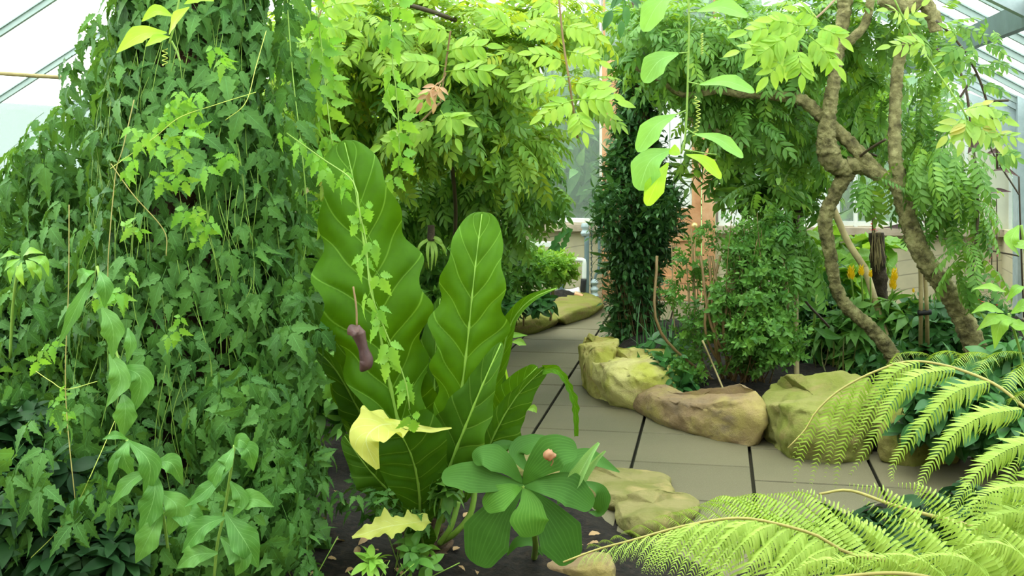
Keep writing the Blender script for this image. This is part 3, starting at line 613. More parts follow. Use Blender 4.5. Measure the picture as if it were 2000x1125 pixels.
d = on*.45+np.array([0, 0, -.8])+rng.normal(0, .35, (n, 3)); nn = on*1.0+np.array([0, 0, .55])+rng.normal(0, .3, (n, 3))
ch = rng.integers(0, 4, n); sc = rng.uniform(.065, .145, n)*np.interp(z, [0, 2.6], [1.12, .95]); rr = rng.random(n)
for i in range(4): s_ = ch == i; mm.scatter(TERN[i], pos[s_], mats(d[s_], nn[s_]), sc[s_], rr[s_])
# drape towards the left wall
dr = [Bl(215, 560, 5.0, 160, 260, .35), Bl(150, 330, 5.2, 125, 130, .3), Bl(235, 170, 4.9, 95, 170, .3), Bl(60, 420, 5.4, 100, 130, .35), Bl(110, 640, 4.7, 110, 160, .3, .55), Bl(40, 800, 4.4, 80, 150, .3, .4), Bl(180, 880, 4.1, 110, 150, .25, .7), Bl(60, 560, 5.0, 80, 120, .3), Bl(70, 900, 3.55, 90, 140, .1, .35), Bl(190, 990, 3.5, 60, 90, .1, .35)]
blobs_scatter(mm, dr, 1650, TERN, (.07, .14), .35, .8, .4, .3, .7)
mm.build('foliage', M_VINE, root)
mm = MB()   # leaves trailing right of the column and onto the bed
blobs_scatter(mm, [Bl(550, 420, 4.5, 40, 200, .25, .35), Bl(565, 700, 4.2, 60, 170, .2), Bl(590, 120, 4.9, 50, 130, .3, .25), Bl(540, 960, 3.9, 60, 130, .2), Bl(430, 1020, 3.75, 160, 90, .25), Bl(480, 820, 4.0, 110, 120, .2)], 620, TERN, (.085, .14), .3, .9, .35, .3, .6)
mm.build('trailing_foliage', M_VINE, root)
mm = MB()
for q in range(90):
    a = rng.uniform(math.pi, 2*math.pi); z0 = rng.uniform(.2, 2.6); h = rng.uniform(.3, 1.1); pts = []
    for j in range(5): zz = max(.1, z0-h*j/4); rr_ = colr(zz)*rng.uniform(.85, 1.05); aa = a+.12*math.sin(j+q); pts.append((cx_+math.cos(aa)*rr_, cy_+math.sin(aa)*rr_*.85, zz))
    tube(mm, pts, .0015, 12, 4)
mm.build('vine_stems', M_STEM, root)
for ln in [[(262, 195, 3.9), (240, 290, 3.85), (226, 340, 3.85), (213, 480, 3.8), (210, 560, 3.8)], [(135, 400, 3.9), (134, 560, 3.85), (128, 760, 3.8), (145, 960, 3.7), (160, 1080, 3.7)], [(217, 320, 3.85), (260, 380, 3.8), (320, 450, 3.8), (325, 500, 3.8)]]: mm = MB(); stems(mm, [ln], .0019, 40, 5); mm.build('bare_stem', M_RACH, root)
for ln in [[(60, 1090, 3.5), (110, 1040, 3.55), (150, 985, 3.55), (190, 900, 3.6), (225, 820, 3.7)], [(70, 725, 3.9), (100, 745, 3.85), (130, 760, 3.8), (190, 745, 3.8)], [(440, 235, 3.9), (480, 200, 3.9), (500, 130, 4), (520, 60, 4.1)], [(215, 330, 3.8), (300, 270, 3.8), (350, 230, 3.8), (420, 205, 3.85), (500, 180, 3.9)]]: mm = MB(); stems(mm, [ln], .0014, 50, 5); mm.build('tendril', M_RACHG, root)
mm = MB(); c = []
for px, py, k in ((320, 215, 8), (350, 250, 6), (370, 195, 5), (285, 270, 6), (440, 110, 4), (250, 310, 4), (340, 330, 5), (400, 440, 6), (430, 300, 4), (90, 690, 3), (120, 780, 5), (185, 960, 4), (240, 560, 5), (150, 900, 3), (390, 400, 4), (370, 640, 3), (250, 440, 3)):
    for _ in range(k): c.append(P(px+rng.normal(0, 16), py+rng.normal(0, 16), 3.85+rng.normal(0, .05)))
k = len(c); d = rng.normal(0, .5, (k, 3))+np.array([0, -.1, -.9]); nn = rng.normal(0, .3, (k, 3))+np.array([0, -1, .4])
mm.scatter(TERN[1], np.array(c), mats(d, nn), rng.uniform(.05, .085, k)); mm.build('young_leaves', M_VINEL, root)
# hanging strands between the column and the central canopy
lab = ['leafy strand hanging just right of the left climber column, passing the tallest broad leaf', 'hanging leafy strand with heart-like leaves in the top centre left, beside the white roof gap', 'thin hanging strand of lobed leaves in front of the tallest broad leaf', 'loose hanging strand of pale leaves in front of the backlit canopy at top centre']
strands = [([(540, -640, 4.4), (556, -200, 4.4), (560, -20, 4.4), (572, 150, 4.35), (590, 300, 4.3), (600, 440, 4.3), (585, 560, 4.3)], 34), ([(615, -640, 4.5), (622, -20, 4.5), (628, 90, 4.5), (640, 210, 4.45), (650, 290, 4.4)], 24), ([(560, 260, 4.2), (630, 310, 4.0), (690, 355, 3.85), (703, 420, 3.8), (715, 470, 3.8), (722, 560, 3.75), (742, 620, 3.75), (790, 740, 3.75), (800, 800, 3.75)], 22), ([(760, -640, 4.6), (765, 60, 4.6), (772, 160, 4.6), (780, 260, 4.6), (778, 330, 4.6)], 16)]
for (ln, k), lb in zip(strands, lab):
    t = thing('hanging_vine', lb, 'vine', P(*ln[0]), 'hanging vine strands'); k = int(k*1.6) if ln[0][1] < -400 else k
    mm = MB(); stems(mm, [ln], .0025, 30, 5); mm.build('stem', M_STEM, t)
    C = catmull([P(*p) for p in ln], k); C = C+rng.normal(0, .015, C.shape); sd = np.where(np.arange(k) % 2, 1, -1)
    d = np.stack([sd*rng.uniform(.2, .8, k), rng.normal(0, .2, k), rng.uniform(-1.1, -.6, k)], -1); nn = np.stack([sd*.2, -np.ones(k), .5*np.ones(k)], -1)+rng.normal(0, .25, (k, 3))
    mm = MB(); mm.scatter(TERN[0] if lb is not lab[2] else TERN[2], C, mats(d, nn), rng.uniform(.085, .12, k)*(.8 if lb is lab[2] else 1.1), rng.random(k)); mm.build('foliage', M_VINEL if lb is not lab[0] else M_VINE, t)
# sprig of large yellow-green leaves, upper left
t = thing('passion_vine_sprig', 'sprig of smooth yellow-green leaves in front of the left climber near the top edge', 'vine', P(345, -20, 3.2))
mm = MB(); stems(mm, [[(360, -60, 3.2), (348, 10, 3.2), (338, 60, 3.2), (330, 85, 3.2)], [(335, 80, 3.2), (345, 100, 3.2), (352, 120, 3.2)]], .003, 16, 6); mm.build('stem', M_STEM, t)
for pts, wv in (([(326, 64, 3.2), (275, 68, 3.17), (228, 103, 3.15)], 40), ([(338, 32, 3.2), (305, 22, 3.2), (277, 42, 3.2)], 28), ([(330, 68, 3.2), (345, 38, 3.15), (370, 14, 3.12)], 34), ([(332, 72, 3.2), (308, 76, 3.17), (284, 91, 3.15)], 22), ([(418, 2, 3.2), (390, -4, 3.2), (360, 8, 3.2)], 26)):
    leaf_part(t, 'leaf', M_PASSL, pts, wl(wv*1.1), hint=(.15, -1, .6), cup=.25, nu=16, nv=6, wave=.04)
mm = MB(); hel = [P(322+5*math.cos(q*1.1), 95+q*1.6, 3.2)+np.array([0, .004*math.sin(q*1.1), 0]) for q in range(22)]; tube(mm, hel, .0016, 90, 4); mm.build('tendril', M_RACHG, t)
# broad-leaved herbs below the column
herbs = [('tall broad-leaved herb with wavy leaves at the foot of the left climber', [(335, 1130, 3.55), (318, 1000, 3.5), (300, 930, 3.5), (247, 858, 3.5)],
  [((250, 860), (292, 905), (283, 978), 46), ((248, 862), (225, 900), (210, 952), 26), ((252, 862), (242, 890), (262, 936), 40), ((300, 905), (335, 905), (357, 948), 40), ((300, 912), (250, 945), (214, 990), 38), ((302, 920), (300, 975), (272, 1050), 58), ((318, 990), (380, 1010), (385, 1035), 52), ((318, 995), (290, 1050), (265, 1100), 52), ((250, 858), (225, 850), (200, 858), 18), ((310, 960), (345, 990), (330, 1045), 56)]),
 ('second wavy-leaved herb right of the first, with a drooping pale top', [(418, 1130, 3.5), (425, 1060, 3.5), (440, 990, 3.5), (458, 870, 3.45)],
  [((456, 875), (440, 905), (432, 920), 34), ((458, 870), (485, 880), (495, 920), 40), ((456, 880), (425, 920), (405, 975), 34), ((450, 915), (400, 960), (360, 990), 34), ((440, 1000), (480, 1060), (505, 1110), 60), ((445, 985), (495, 975), (535, 990), 42), ((440, 1010), (395, 1030), (355, 1080), 50), ((458, 872), (470, 860), (500, 885), 30), ((432, 1050), (470, 1090), (460, 1125), 50), ((450, 940), (470, 975), (455, 1010), 38), ((425, 1080), (380, 1085), (345, 1110), 46)]),
 ('upper spray of broad smooth leaves over the middle of the left climber', [(190, 520, 3.9), (205, 590, 3.85), (225, 680, 3.8), (250, 760, 3.75)],
  [((195, 530), (205, 560), (204, 602), 34), ((185, 535), (150, 600), (112, 680), 30), ((200, 600), (220, 640), (220, 702), 52), ((215, 690), (235, 740), (208, 795), 56), ((235, 715), (275, 740), (258, 812), 56), ((185, 530), (165, 535), (150, 560), 34), ((240, 770), (245, 800), (240, 855), 48), ((250, 640), (255, 670), (248, 710), 28)])]
for lb, st, lv in herbs:
    t = thing('broad_leaved_herb', lb, 'plant', P(*st[0]), 'broad-leaved herbs by the left climber'); Y0 = st[-1][2]-.05
    mm = MB(); stems(mm, [st], .005, 20, 6); mm.build('stem', M_STEM, t)
    for a, b, c, wv in lv: leaf_part(t, 'leaf', M_BROAD, [(*a, Y0), (*b, Y0-.04), (*c, Y0-.01)], wl(wv, 'ov'), hint=(rng.uniform(-.3, .3), -1, .55), cup=.2, wave=.13, quilt=.06, nvein=8, nu=26, nv=8)
t = thing('umbrella_plant', 'pale green plant with fingered leaves at the left edge', 'plant', P(20, 700, 4.3))
mm = MB(); stems(mm, [[(20, 700, 4.4), (25, 600, 4.35), (35, 520, 4.3)]], .006, 12, 6); mm.build('stem', M_STEM, t)
for a, b, c, wv in (((40, 505), (20, 515), (8, 530), 15), ((38, 510), (22, 530), (20, 555), 15), ((42, 512), (38, 535), (47, 558), 16), ((50, 508), (62, 520), (65, 545), 18), ((55, 505), (85, 510), (95, 540), 20), ((45, 500), (60, 490), (85, 495), 18), ((40, 500), (20, 495), (0, 505), 14), ((60, 510), (75, 530), (80, 548), 16)): leaf_part(t, 'leaf', M_BROADL, [(*a, 4.1), (*b, 4.06), (*c, 4.08)], wl(wv), hint=(.1, -1, .7), cup=.2, nu=12, nv=4)
# dark low plants at the bottom left
mm = MB(); blobs_scatter(mm, [Bl(90, 1020, 3.75, 120, 120, .3), Bl(30, 900, 4.0, 80, 110, .3), Bl(190, 1080, 3.6, 120, 70, .2), Bl(60, 720, 4.9, 110, 150, .3)], 420, WHB+WH, (.07, .13), .5, .2, .5, .3, 1, .1)
ms = MB()
for q in range(14): x = rng.uniform(0, 260); tube(ms, [G(x, 1124), P(x+rng.normal(0, 20), 1010, 3.85)], .004, 6, 4)
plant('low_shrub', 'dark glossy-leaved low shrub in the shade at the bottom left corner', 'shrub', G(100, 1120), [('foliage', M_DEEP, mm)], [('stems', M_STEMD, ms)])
mm = MB(); blobs_scatter(mm, [Bl(90, 470, 6.3, 120, 140, .5), Bl(0, 640, 5.8, 120, 180, .5), Bl(230, 420, 6.6, 110, 120, .5)], 650, SIMPLE, (.14, .22), .5, .6, .5, .3, .8)
ms = MB(); [tube(ms, [G(x, 700), P(x+20, 500, 6.2)], .02, 8, 6) for x in (-60, 60, 160)]
plant('background_shrub', 'dark broad-leaved shrub behind the left climber drape, by the left glass', 'shrub', G(60, 760), [('foliage', M_UNDER, mm)], [('stems', M_STEMD, ms)])

# ================================================================== CENTRE: canopy
ms = MB(); stems(ms, [[(880, 100, 6.2), (878, 180, 6.2), (880, 290, 6.2), (890, 420, 6.6), (880, 560, 7.2), (880, 640, 7.6)], [(880, 110, 6.2), (850, 150, 6.2), (820, 190, 6.1)], [(560, 500, 6.6), (575, 440, 6.6), (600, 330, 6.7), (640, 200, 6.8)], [(800, 10, 5.6), (850, 25, 5.7), (890, 40, 5.8)], [(975, 30, 5.8), (930, 55, 5.9), (885, 100, 6.1)]], .012, 24, 7)
mm = MB(); blobs_scatter(mm, [Bl(640, 130, 6.3, 120, 130, .5), Bl(790, 60, 6.1, 160, 100, .6), Bl(960, 110, 6.2, 120, 110, .6), Bl(860, 220, 6.3, 130, 90, .5, 1.2), Bl(700, 270, 6.6, 120, 90, .5), Bl(990, 270, 6.5, 90, 80, .4), Bl(1090, 30, 6.3, 70, 50, .5), Bl(1120, 170, 6.6, 50, 60, .2, .6)], 1250, PIN+PINL, (.14, .25), .6, .15, .75, .2, 1.0)
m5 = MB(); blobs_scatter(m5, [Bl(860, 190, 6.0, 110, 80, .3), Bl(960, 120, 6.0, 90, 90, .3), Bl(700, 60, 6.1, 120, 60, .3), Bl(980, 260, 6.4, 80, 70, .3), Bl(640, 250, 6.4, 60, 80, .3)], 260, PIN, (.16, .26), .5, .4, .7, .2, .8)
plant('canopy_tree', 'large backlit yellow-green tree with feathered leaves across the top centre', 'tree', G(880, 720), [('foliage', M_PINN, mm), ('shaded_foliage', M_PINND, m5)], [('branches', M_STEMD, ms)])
ms = MB(); stems(ms, [[(700, 640, 8.6), (705, 480, 8.5), (690, 300, 8.6), (680, 100, 8.8)], [(560, 510, 7.2), (590, 440, 7.4), (610, 300, 7.8)], [(700, 400, 8.5), (780, 280, 8.3), (860, 200, 8)]], .03, 20, 8)
mm = MB(); blobs_scatter(mm, [Bl(610, 340, 8.6, 150, 110, .7), Bl(760, 180, 8.7, 150, 170, .7), Bl(930, 230, 8.6, 130, 180, .6), Bl(640, 430, 8.4, 110, 120, .6), Bl(830, 400, 8.6, 120, 90, .5), Bl(550, 150, 7.4, 50, 80, .3), Bl(600, 240, 7.2, 70, 80, .3), Bl(560, 380, 7.2, 60, 70, .3), Bl(860, 480, 8.2, 80, 50, .4), Bl(480, 480, 8.2, 130, 170, .6)], 2000, SPRL+SPR, (.15, .26), .5, .3, .7, .3, .9)
plant('background_tree', 'light green small-leaved tree filling the space behind the backlit canopy', 'tree', G(700, 740), [('foliage', M_SHRUBL, mm)], [('trunk', M_BARK, ms)])
ms = MB(); stems(ms, [[(960, 640, 7.9), (955, 500, 7.8), (950, 380, 7.6), (940, 300, 7.5)], [(955, 480, 7.8), (1000, 420, 7.7), (1040, 350, 7.6)]], .018, 18, 7)
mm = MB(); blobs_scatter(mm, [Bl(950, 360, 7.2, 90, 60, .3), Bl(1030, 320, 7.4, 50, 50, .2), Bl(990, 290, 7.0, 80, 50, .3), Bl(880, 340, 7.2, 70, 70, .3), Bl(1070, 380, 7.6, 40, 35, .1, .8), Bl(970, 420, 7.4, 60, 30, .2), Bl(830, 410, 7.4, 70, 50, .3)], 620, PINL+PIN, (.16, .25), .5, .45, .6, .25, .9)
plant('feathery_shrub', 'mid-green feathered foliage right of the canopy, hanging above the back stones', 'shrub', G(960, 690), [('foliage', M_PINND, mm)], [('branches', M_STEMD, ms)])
# explicit pinnate sprays
def spray(name, lb, cat, mat, stem, leaves, srad=.005, smat=None, group=None, wd=.40, ll=1.0, hint=(0, -1, .55), prof=ov):
    t = thing(name, lb, cat, P(*stem[0][0]), group); ms = MB(); stems(ms, stem, srad, 24, 6); ms.build('stem', smat or M_STEMB, t)
    for q, (a, b, Y, n, L) in enumerate(leaves):
        m = MB(); A, Bp = P(*a, Y), P(*b, Y-.06); mid = (A+Bp)/2+np.array([0, -.02, .04*np.linalg.norm(Bp-A)]); C = catmull([A, mid, Bp], 12); T, S, Nn = frames(C, np.asarray(hint)+rng.normal(0, .12, 3))
        tube(m, C, [.0028, .0012], 8, 4, r=.8); lt = leaf_tpl(prof, 7, 4, .22, .2, W=wd)
        for k in range(n):
            i = 2+int(9*k/n) if n < 9 else int(1+10.5*k/n)
            for sg in (1, -1):
                a_ = 1.05-.3*k/n+rng.uniform(-.1, .1); d = T[i]*math.cos(a_)+S[i]*sg*math.sin(a_)-Nn[i]*rng.uniform(.1, .35)
                m.add(*trans(lt, rot(d, Nn[i]+rng.normal(0, .15, 3)), C[i], L*Y/F*ll*rng.uniform(.88, 1.08)*(.8+.35*math.sin(math.pi*(k+1)/(n+1))), rng.random()))
        m.add(*trans(lt, rot(T[-1], Nn[-1]), C[-1], L*Y/F*ll, rng.random())); m.build('compound_leaf', mat, t)
    return t
spray('bright_leaf_spray', 'bright lime feathered spray hanging on a thin stem left of the dark ivy column', 'branch', M_BRIGHT, [[(1090, -20, 4.9), (1100, 80, 4.85), (1112, 160, 4.8), (1128, 270, 4.8)]],
 [((1112, 150), (1035, 165), 4.8, 5, 34), ((1115, 160), (1195, 185), 4.8, 5, 36), ((1105, 120), (1040, 105), 4.85, 5, 32), ((1120, 195), (1060, 225), 4.75, 5, 34), ((1122, 195), (1205, 200), 4.75, 4, 40), ((1125, 215), (1140, 258), 4.75, 4, 34), ((1095, 70), (1035, 50), 4.9, 5, 34), ((1100, 50), (1165, 70), 4.9, 5, 34), ((1095, 20), (1050, -5), 4.9, 4, 34), ((1108, 100), (1170, 120), 4.85, 4, 32)], group='lime feathered sprays')
spray('bright_leaf_spray', 'lime feathered spray spreading over the right tree fork, largest of the lime sprays', 'branch', M_BRIGHT, [[(1640, -10, 5.2), (1600, 30, 5.0), (1560, 60, 4.9), (1540, 110, 4.85)]],
 [((1590, 50), (1460, 62), 4.85, 6, 42), ((1600, 55), (1640, 75), 4.85, 4, 40), ((1560, 60), (1480, 110), 4.8, 6, 42), ((1550, 90), (1500, 150), 4.8, 5, 40), ((1555, 95), (1565, 145), 4.78, 5, 38), ((1580, 70), (1635, 130), 4.8, 5, 38), ((1600, 40), (1560, 20), 4.9, 4, 34), ((1570, 55), (1510, 40), 4.85, 5, 38), ((1560, 85), (1445, 100), 4.82, 5, 36), ((1585, 90), (1620, 115), 4.8, 3, 36)], group='lime feathered sprays', smat=M_STEMB)
spray('bright_leaf_spray', 'lime feathered spray at the top centre over the tallest leaf', 'branch', M_BRIGHT, [[(880, 60, 5.4), (870, 130, 5.4), (860, 200, 5.35)], [(860, 200, 5.35), (820, 240, 5.3)]],
 [((870, 130), (790, 120), 5.35, 6, 38), ((865, 240), (745, 285), 5.3, 7, 36), ((865, 230), (900, 235), 5.3, 5, 38), ((870, 100), (950, 90), 5.4, 6, 36), ((870, 140), (960, 140), 5.35, 6, 36), ((860, 200), (780, 190), 5.3, 6, 36), ((880, 60), (820, 60), 5.4, 6, 34), ((1000, 60), (960, 30), 5.5, 5, 34), ((860, 215), (890, 270), 5.3, 4, 32)], group='lime feathered sprays')
spray('bright_leaf_spray', 'lime feathered spray beside the white roof gap left of centre', 'branch', M_BRIGHT, [[(640, -20, 5.5), (620, 40, 5.4), (600, 80, 5.4)]],
 [((610, 60), (545, 75), 5.4, 6, 36), ((615, 50), (680, 60), 5.4, 6, 34), ((610, 70), (570, 115), 5.35, 6, 34), ((625, 20), (690, 5), 5.4, 6, 34), ((620, 80), (665, 110), 5.4, 6, 32)], group='lime feathered sprays')
spray('pale_leaf_spray', 'pale green brown-tipped feathered spray on a long straight stalk at upper right', 'branch', M_PALE, [[(1745, -5, 4.7), (1780, 65, 4.7), (1830, 140, 4.65), (1875, 205, 4.6), (1890, 235, 4.6)]],
 [((1880, 215), (1935, 205), 4.6, 4, 34), ((1885, 225), (1960, 235), 4.6, 4, 36), ((1888, 235), (1940, 275), 4.58, 4, 36), ((1885, 230), (1880, 275), 4.58, 4, 34), ((1880, 225), (1850, 265), 4.6, 3, 34), ((1760, 30), (1735, 20), 4.7, 2, 26), ((1765, 45), (1800, 12), 4.7, 2, 26), ((1945, 262), (1985, 270), 4.6, 3, 24), ((1940, 255), (1975, 300), 4.6, 3, 22), ((1800, 90), (1740, 90), 4.7, 4, 30), ((1810, 100), (1790, 80), 4.7, 3, 28)], srad=.004, smat=M_STEM)
spray('arching_branch', 'dark arching twig with small feathered leaves against the white roof at upper right', 'branch', M_PINND, [[(1828, 40, 5.2), (1860, 70, 5.2), (1890, 110, 5.2), (1915, 160, 5.2), (1932, 215, 5.2), (1945, 260, 5.2), (1948, 330, 5.2)], [(1905, 145, 5.2), (1875, 190, 5.2)], [(1925, 198, 5.2), (1970, 196, 5.2)]],
 [((1915, 75), (1925, 48), 5.2, 5, 14), ((1920, 85), (1965, 110), 5.2, 6, 18), ((1905, 130), (1945, 140), 5.2, 5, 18), ((1905, 145), (1870, 165), 5.2, 4, 18), ((1918, 165), (1960, 180), 5.2, 5, 20), ((1895, 115), (1860, 130), 5.2, 4, 22), ((1880, 90), (1840, 110), 5.2, 5, 26), ((1880, 190), (1855, 215), 5.2, 4, 18), ((1932, 215), (1975, 235), 5.2, 5, 20), ((1870, 80), (1850, 55), 5.2, 4, 22), ((1930, 120), (1975, 135), 5.2, 4, 20), ((1945, 250), (1920, 280), 5.2, 4, 24), ((1945, 300), (1985, 310), 5.2, 5, 26), ((1900, 90), (1895, 130), 5.2, 4, 18), ((1865, 100), (1850, 150), 5.2, 5, 26), ((1940, 60), (1950, 90), 5.2, 4, 14)], srad=.006, smat=M_STEMD, wd=.42)
t = spray('dark_leaf_cluster', 'cluster of large dark drooping leaves at the top edge left of the hanging passion vine', 'branch', M_UNDER, [[(1225, -60, 3.9), (1222, -20, 3.9), (1215, 0, 3.9)]], [((1215, -30), (1222, 12), 3.9, 2, 40), ((1220, -30), (1195, 20), 3.9, 1, 44), ((1222, -35), (1215, 40), 3.88, 1, 36)], wd=.4)
# ================================================================== passion vine, right of centre
t = thing('passion_vine', 'hanging passion vine with smooth oval pale-green leaves in front of the ivy column', 'vine', P(1345, -60, 3.0))
Yp = 3.0; mm = MB(); stems(mm, [[(1342, -60, Yp), (1346, 40, Yp), (1344, 130, Yp), (1342, 200, Yp), (1338, 270, Yp), (1330, 300, Yp)]], .0028, 30, 6); mm.build('stem', M_STEM, t)
pl = [((1318, -20), (1275, 5), (1257, 62), 44, 0), ((1362, 22), (1410, -2), (1461, 32), 34, 0), ((1325, 104), (1280, 105), (1257, 161), 44, 0), ((1366, 165), (1420, 143), (1474, 180), 30, 0), ((1320, 224), (1275, 230), (1245, 297), 40, 0), ((1357, 262), (1405, 258), (1452, 308), 28, 0), ((1310, 292), (1258, 295), (1248, 372), 56, 0), ((1305, 318), (1285, 345), (1263, 402), 36, 1), ((1340, 302), (1375, 300), (1409, 349), 26, 1), ((1303, 300), (1318, 290), (1328, 297), 22, 1)]
for a, b, c, wv, y in pl:
    b = (.45*b[0]+.275*(a[0]+c[0]), .45*b[1]+.275*(a[1]+c[1]))
    leaf_part(t, 'leaf', M_PASSL if y else M_PASS, [(*a, Yp-.02), (*b, Yp-.04), (*c, Yp-.03)], [wv*.1, wv*.55, wv*.9, wv*1.08, wv*1.14, wv*1.1, wv*.98, wv*.72, wv*.4], hint=(.1, -1, .5), cup=.25, nu=24, nv=8, wave=.03, tipr=.12)
mm = MB(); stems(mm, [[(1345, 112-10, Yp), (1325, 104, Yp-.02)], [(1345, 24, Yp), (1362, 22, Yp-.02)], [(1343, 160, Yp), (1366, 165, Yp-.02)], [(1341, 215, Yp), (1320, 224, Yp-.02)], [(1339, 250, Yp), (1357, 262, Yp-.02)], [(1335, 292, Yp), (1380, 300, Yp), (1400, 302, Yp)]], .0018, 8, 5); mm.build('leaf_stalks', M_STEM, t)
mm = MB(); hel = []
for q in range(70):
    py = 188+q*1.15; px = 1358+6*math.sin(q*.05)+ (4 if q > 12 else 8*q/12)*math.sin(q*.9); hel.append(P(px, py, Yp)+np.array([0, .005*math.cos(q*.9), 0]))
tube(mm, hel, .0014, 240, 4); mm.build('coiled_tendril', M_RACHG, t); mm = MB(); hel = [P(1371+.0*q, 65+q*1.1, Yp)+np.array([.003*math.sin(q*1.5), .003*math.cos(q*1.5), 0]) for q in range(40)]; tube(mm, hel, .0012, 140, 4); mm.build('coiled_tendril', M_RACHG, t)
# ================================================================== dark leafy column
cbp = G(1245, 676); ccx, ccy = cbp[0], cbp[1]
root = thing('ivy_column', 'dark-leaved climber wrapped round a mesh column beside the path', 'climbing vine', (ccx, ccy, .02))
mm = MB(); tube(mm, [(ccx, ccy, .0), (ccx, ccy, 1.2), (ccx+.02, ccy, 2.75)], [.13, .13, .08], 26, 22, lump=.06, lumpf=14); mm.build('wire_mesh_core', M_MESH, root)
mm = MB(); n = 2300; z = rng.uniform(.04, 2.4, n); a = rng.uniform(0, 2*math.pi, n)
rp = np.interp(z, [0, .3, .55, .72, .9, 1.13, 1.42, 1.71, 1.95, 2.2], [.11, .11, .13, .16, .22, .26, .21, .12, .06, .03]); R_ = rp*rng.uniform(.6, 1.1, n)+.01
lean = np.interp(z, [0, 1, 2.4], [-.03, -.02, .0])+np.where((z > .75) & (z < 1.4), .02, 0)
pos = np.stack([ccx+lean+np.cos(a)*R_, ccy+np.sin(a)*R_, z], -1); on = np.stack([np.cos(a), np.sin(a), 0*a], -1)
d = on*.36+np.array([0, 0, -.8])+rng.normal(0, .4, (n, 3)); nn = on+np.array([0, 0, .5])+rng.normal(0, .35, (n, 3)); ch = rng.integers(0, 3, n)
dk = [sprig(50+i, 2, .55, .42, lance) for i in range(3)]
for i in range(3): s_ = ch == i; mm.scatter(dk[i], pos[s_], mats(d[s_], nn[s_]), rng.uniform(.09, .19, s_.sum()))
blobs_scatter(mm, [Bl(1300, 400, 8.7, 16, 40, .1), Bl(1185, 400, 8.7, 18, 50, .1)], 130, dk, (.10, .15), .5, .6, .4, .3)
mm.build('foliage', M_DARK, root)
mm = MB()
for q in range(36):
    a = rng.uniform(math.pi, 2*math.pi); z0 = rng.uniform(.3, 1.6); tube(mm, [(ccx+math.cos(a+.2*j)*.18, ccy+math.sin(a+.2*j)*.18, max(.03, z0-.16*j)) for j in range(5)], .003, 10, 4)
mm.build('vine_stems', M_STEMB, root)
# ================================================================== RIGHT: gnarled tree
root = thing('gnarled_tree', 'twisting knobbly-barked climber tree with two crossing trunks at right', 'tree', G(1760, 745))
YT = 7.0
def trunk(name, pts, rad, parent=root, mat=M_BARK, lump=.24, k=30, n=200): mm = MB(); tube(mm, [P(*p) for p in pts], [x_*.74 for x_ in rad], n, k, lump=lump, lumpf=38); return mm.build(name, mat, parent)
trunk('trunk', [(1765, 745, 7.0), (1740, 690, 7.0), (1700, 640, 7.0), (1655, 600, 7.0), (1633, 560, 7.0), (1622, 500, 7.0), (1612, 430, 7.0), (1628, 385, 7.0), (1655, 335, 6.98)], [.075, .062, .055, .053, .05, .05, .058, .055, .07])
trunk('trunk', [(1930, 740, 6.7), (1893, 650, 6.7), (1858, 580, 6.7), (1805, 505, 6.7), (1778, 440, 6.75), (1758, 370, 6.8), (1748, 300, 6.85), (1748, 220, 6.9), (1752, 150, 6.9), (1760, 105, 6.9), (1785, 70, 6.8)], [.095, .085, .08, .075, .075, .07, .058, .05, .048, .045, .04])
trunk('limb', [(1655, 335, 6.98), (1625, 315, 6.95), (1614, 270, 6.95), (1622, 200, 6.95), (1630, 150, 6.95), (1640, 80, 6.95), (1650, 10, 7), (1650, -60, 7)], [.075, .09, .06, .05, .045, .05, .06, .05])
trunk('limb', [(1655, 325, 6.98), (1690, 325, 6.95), (1730, 350, 6.85), (1758, 368, 6.8)], [.075, .07, .06, .06], n=30)
trunk('limb', [(1640, 90, 6.95), (1668, 72, 6.9), (1690, 45, 6.9), (1700, 0, 6.9), (1700, -60, 6.9)], [.05, .036, .034, .034, .03], n=40)
trunk('limb', [(1720, -5, 6.6), (1765, 12, 6.6), (1800, 5, 6.6), (1822, 30, 6.6), (1828, 62, 6.6)], [.06, .062, .062, .055, .05], n=50)
trunk('limb', [(1720, 345, 6.9), (1680, 300, 6.95), (1640, 260, 7), (1600, 225, 7), (1565, 195, 7), (1500, 187, 7.0), (1440, 183, 7), (1400, 178, 7), (1335, 185, 7), (1290, 158, 7), (1235, 130, 7)], [.06, .055, .055, .05, .05, .035, .03, .026, .022, .02, .015])
trunk('limb', [(1470, 290, 7.2), (1410, 262, 7.2), (1370, 240, 7.2), (1340, 230, 7.2)], [.02, .022, .02, .016], n=24)
for ln in [[(1680, 305, 6.9), (1700, 290, 6.8), (1730, 272, 6.7)], [(1830, 95, 6.5), (1880, 150, 6.5), (1900, 280, 6.5), (1910, 420, 6.4), (1895, 560, 6.4)], [(1562, 190, 7), (1562, 150, 7), (1565, 90, 7)], [(1620, 640, 7.2), (1560, 560, 7.2), (1560, 420, 7.3)], [(1800, 500, 6.7), (1770, 300, 7.2), (1850, 260, 7.4)], [(1700, 300, 7.6), (1810, 340, 7.6), (1900, 330, 7.6)]]: mm = MB(); stems(mm, [ln], .008, 24, 6); mm.build('twig', M_STEMD, root)
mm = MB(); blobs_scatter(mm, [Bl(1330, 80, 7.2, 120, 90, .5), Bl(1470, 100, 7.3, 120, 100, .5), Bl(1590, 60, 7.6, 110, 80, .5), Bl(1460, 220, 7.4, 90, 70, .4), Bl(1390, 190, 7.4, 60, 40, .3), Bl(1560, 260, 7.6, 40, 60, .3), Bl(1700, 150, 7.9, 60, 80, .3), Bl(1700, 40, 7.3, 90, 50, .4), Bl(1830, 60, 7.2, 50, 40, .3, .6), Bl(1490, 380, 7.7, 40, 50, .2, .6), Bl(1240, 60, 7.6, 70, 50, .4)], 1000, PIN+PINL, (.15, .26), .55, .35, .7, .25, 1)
mm.build('foliage', M_PINND, root)
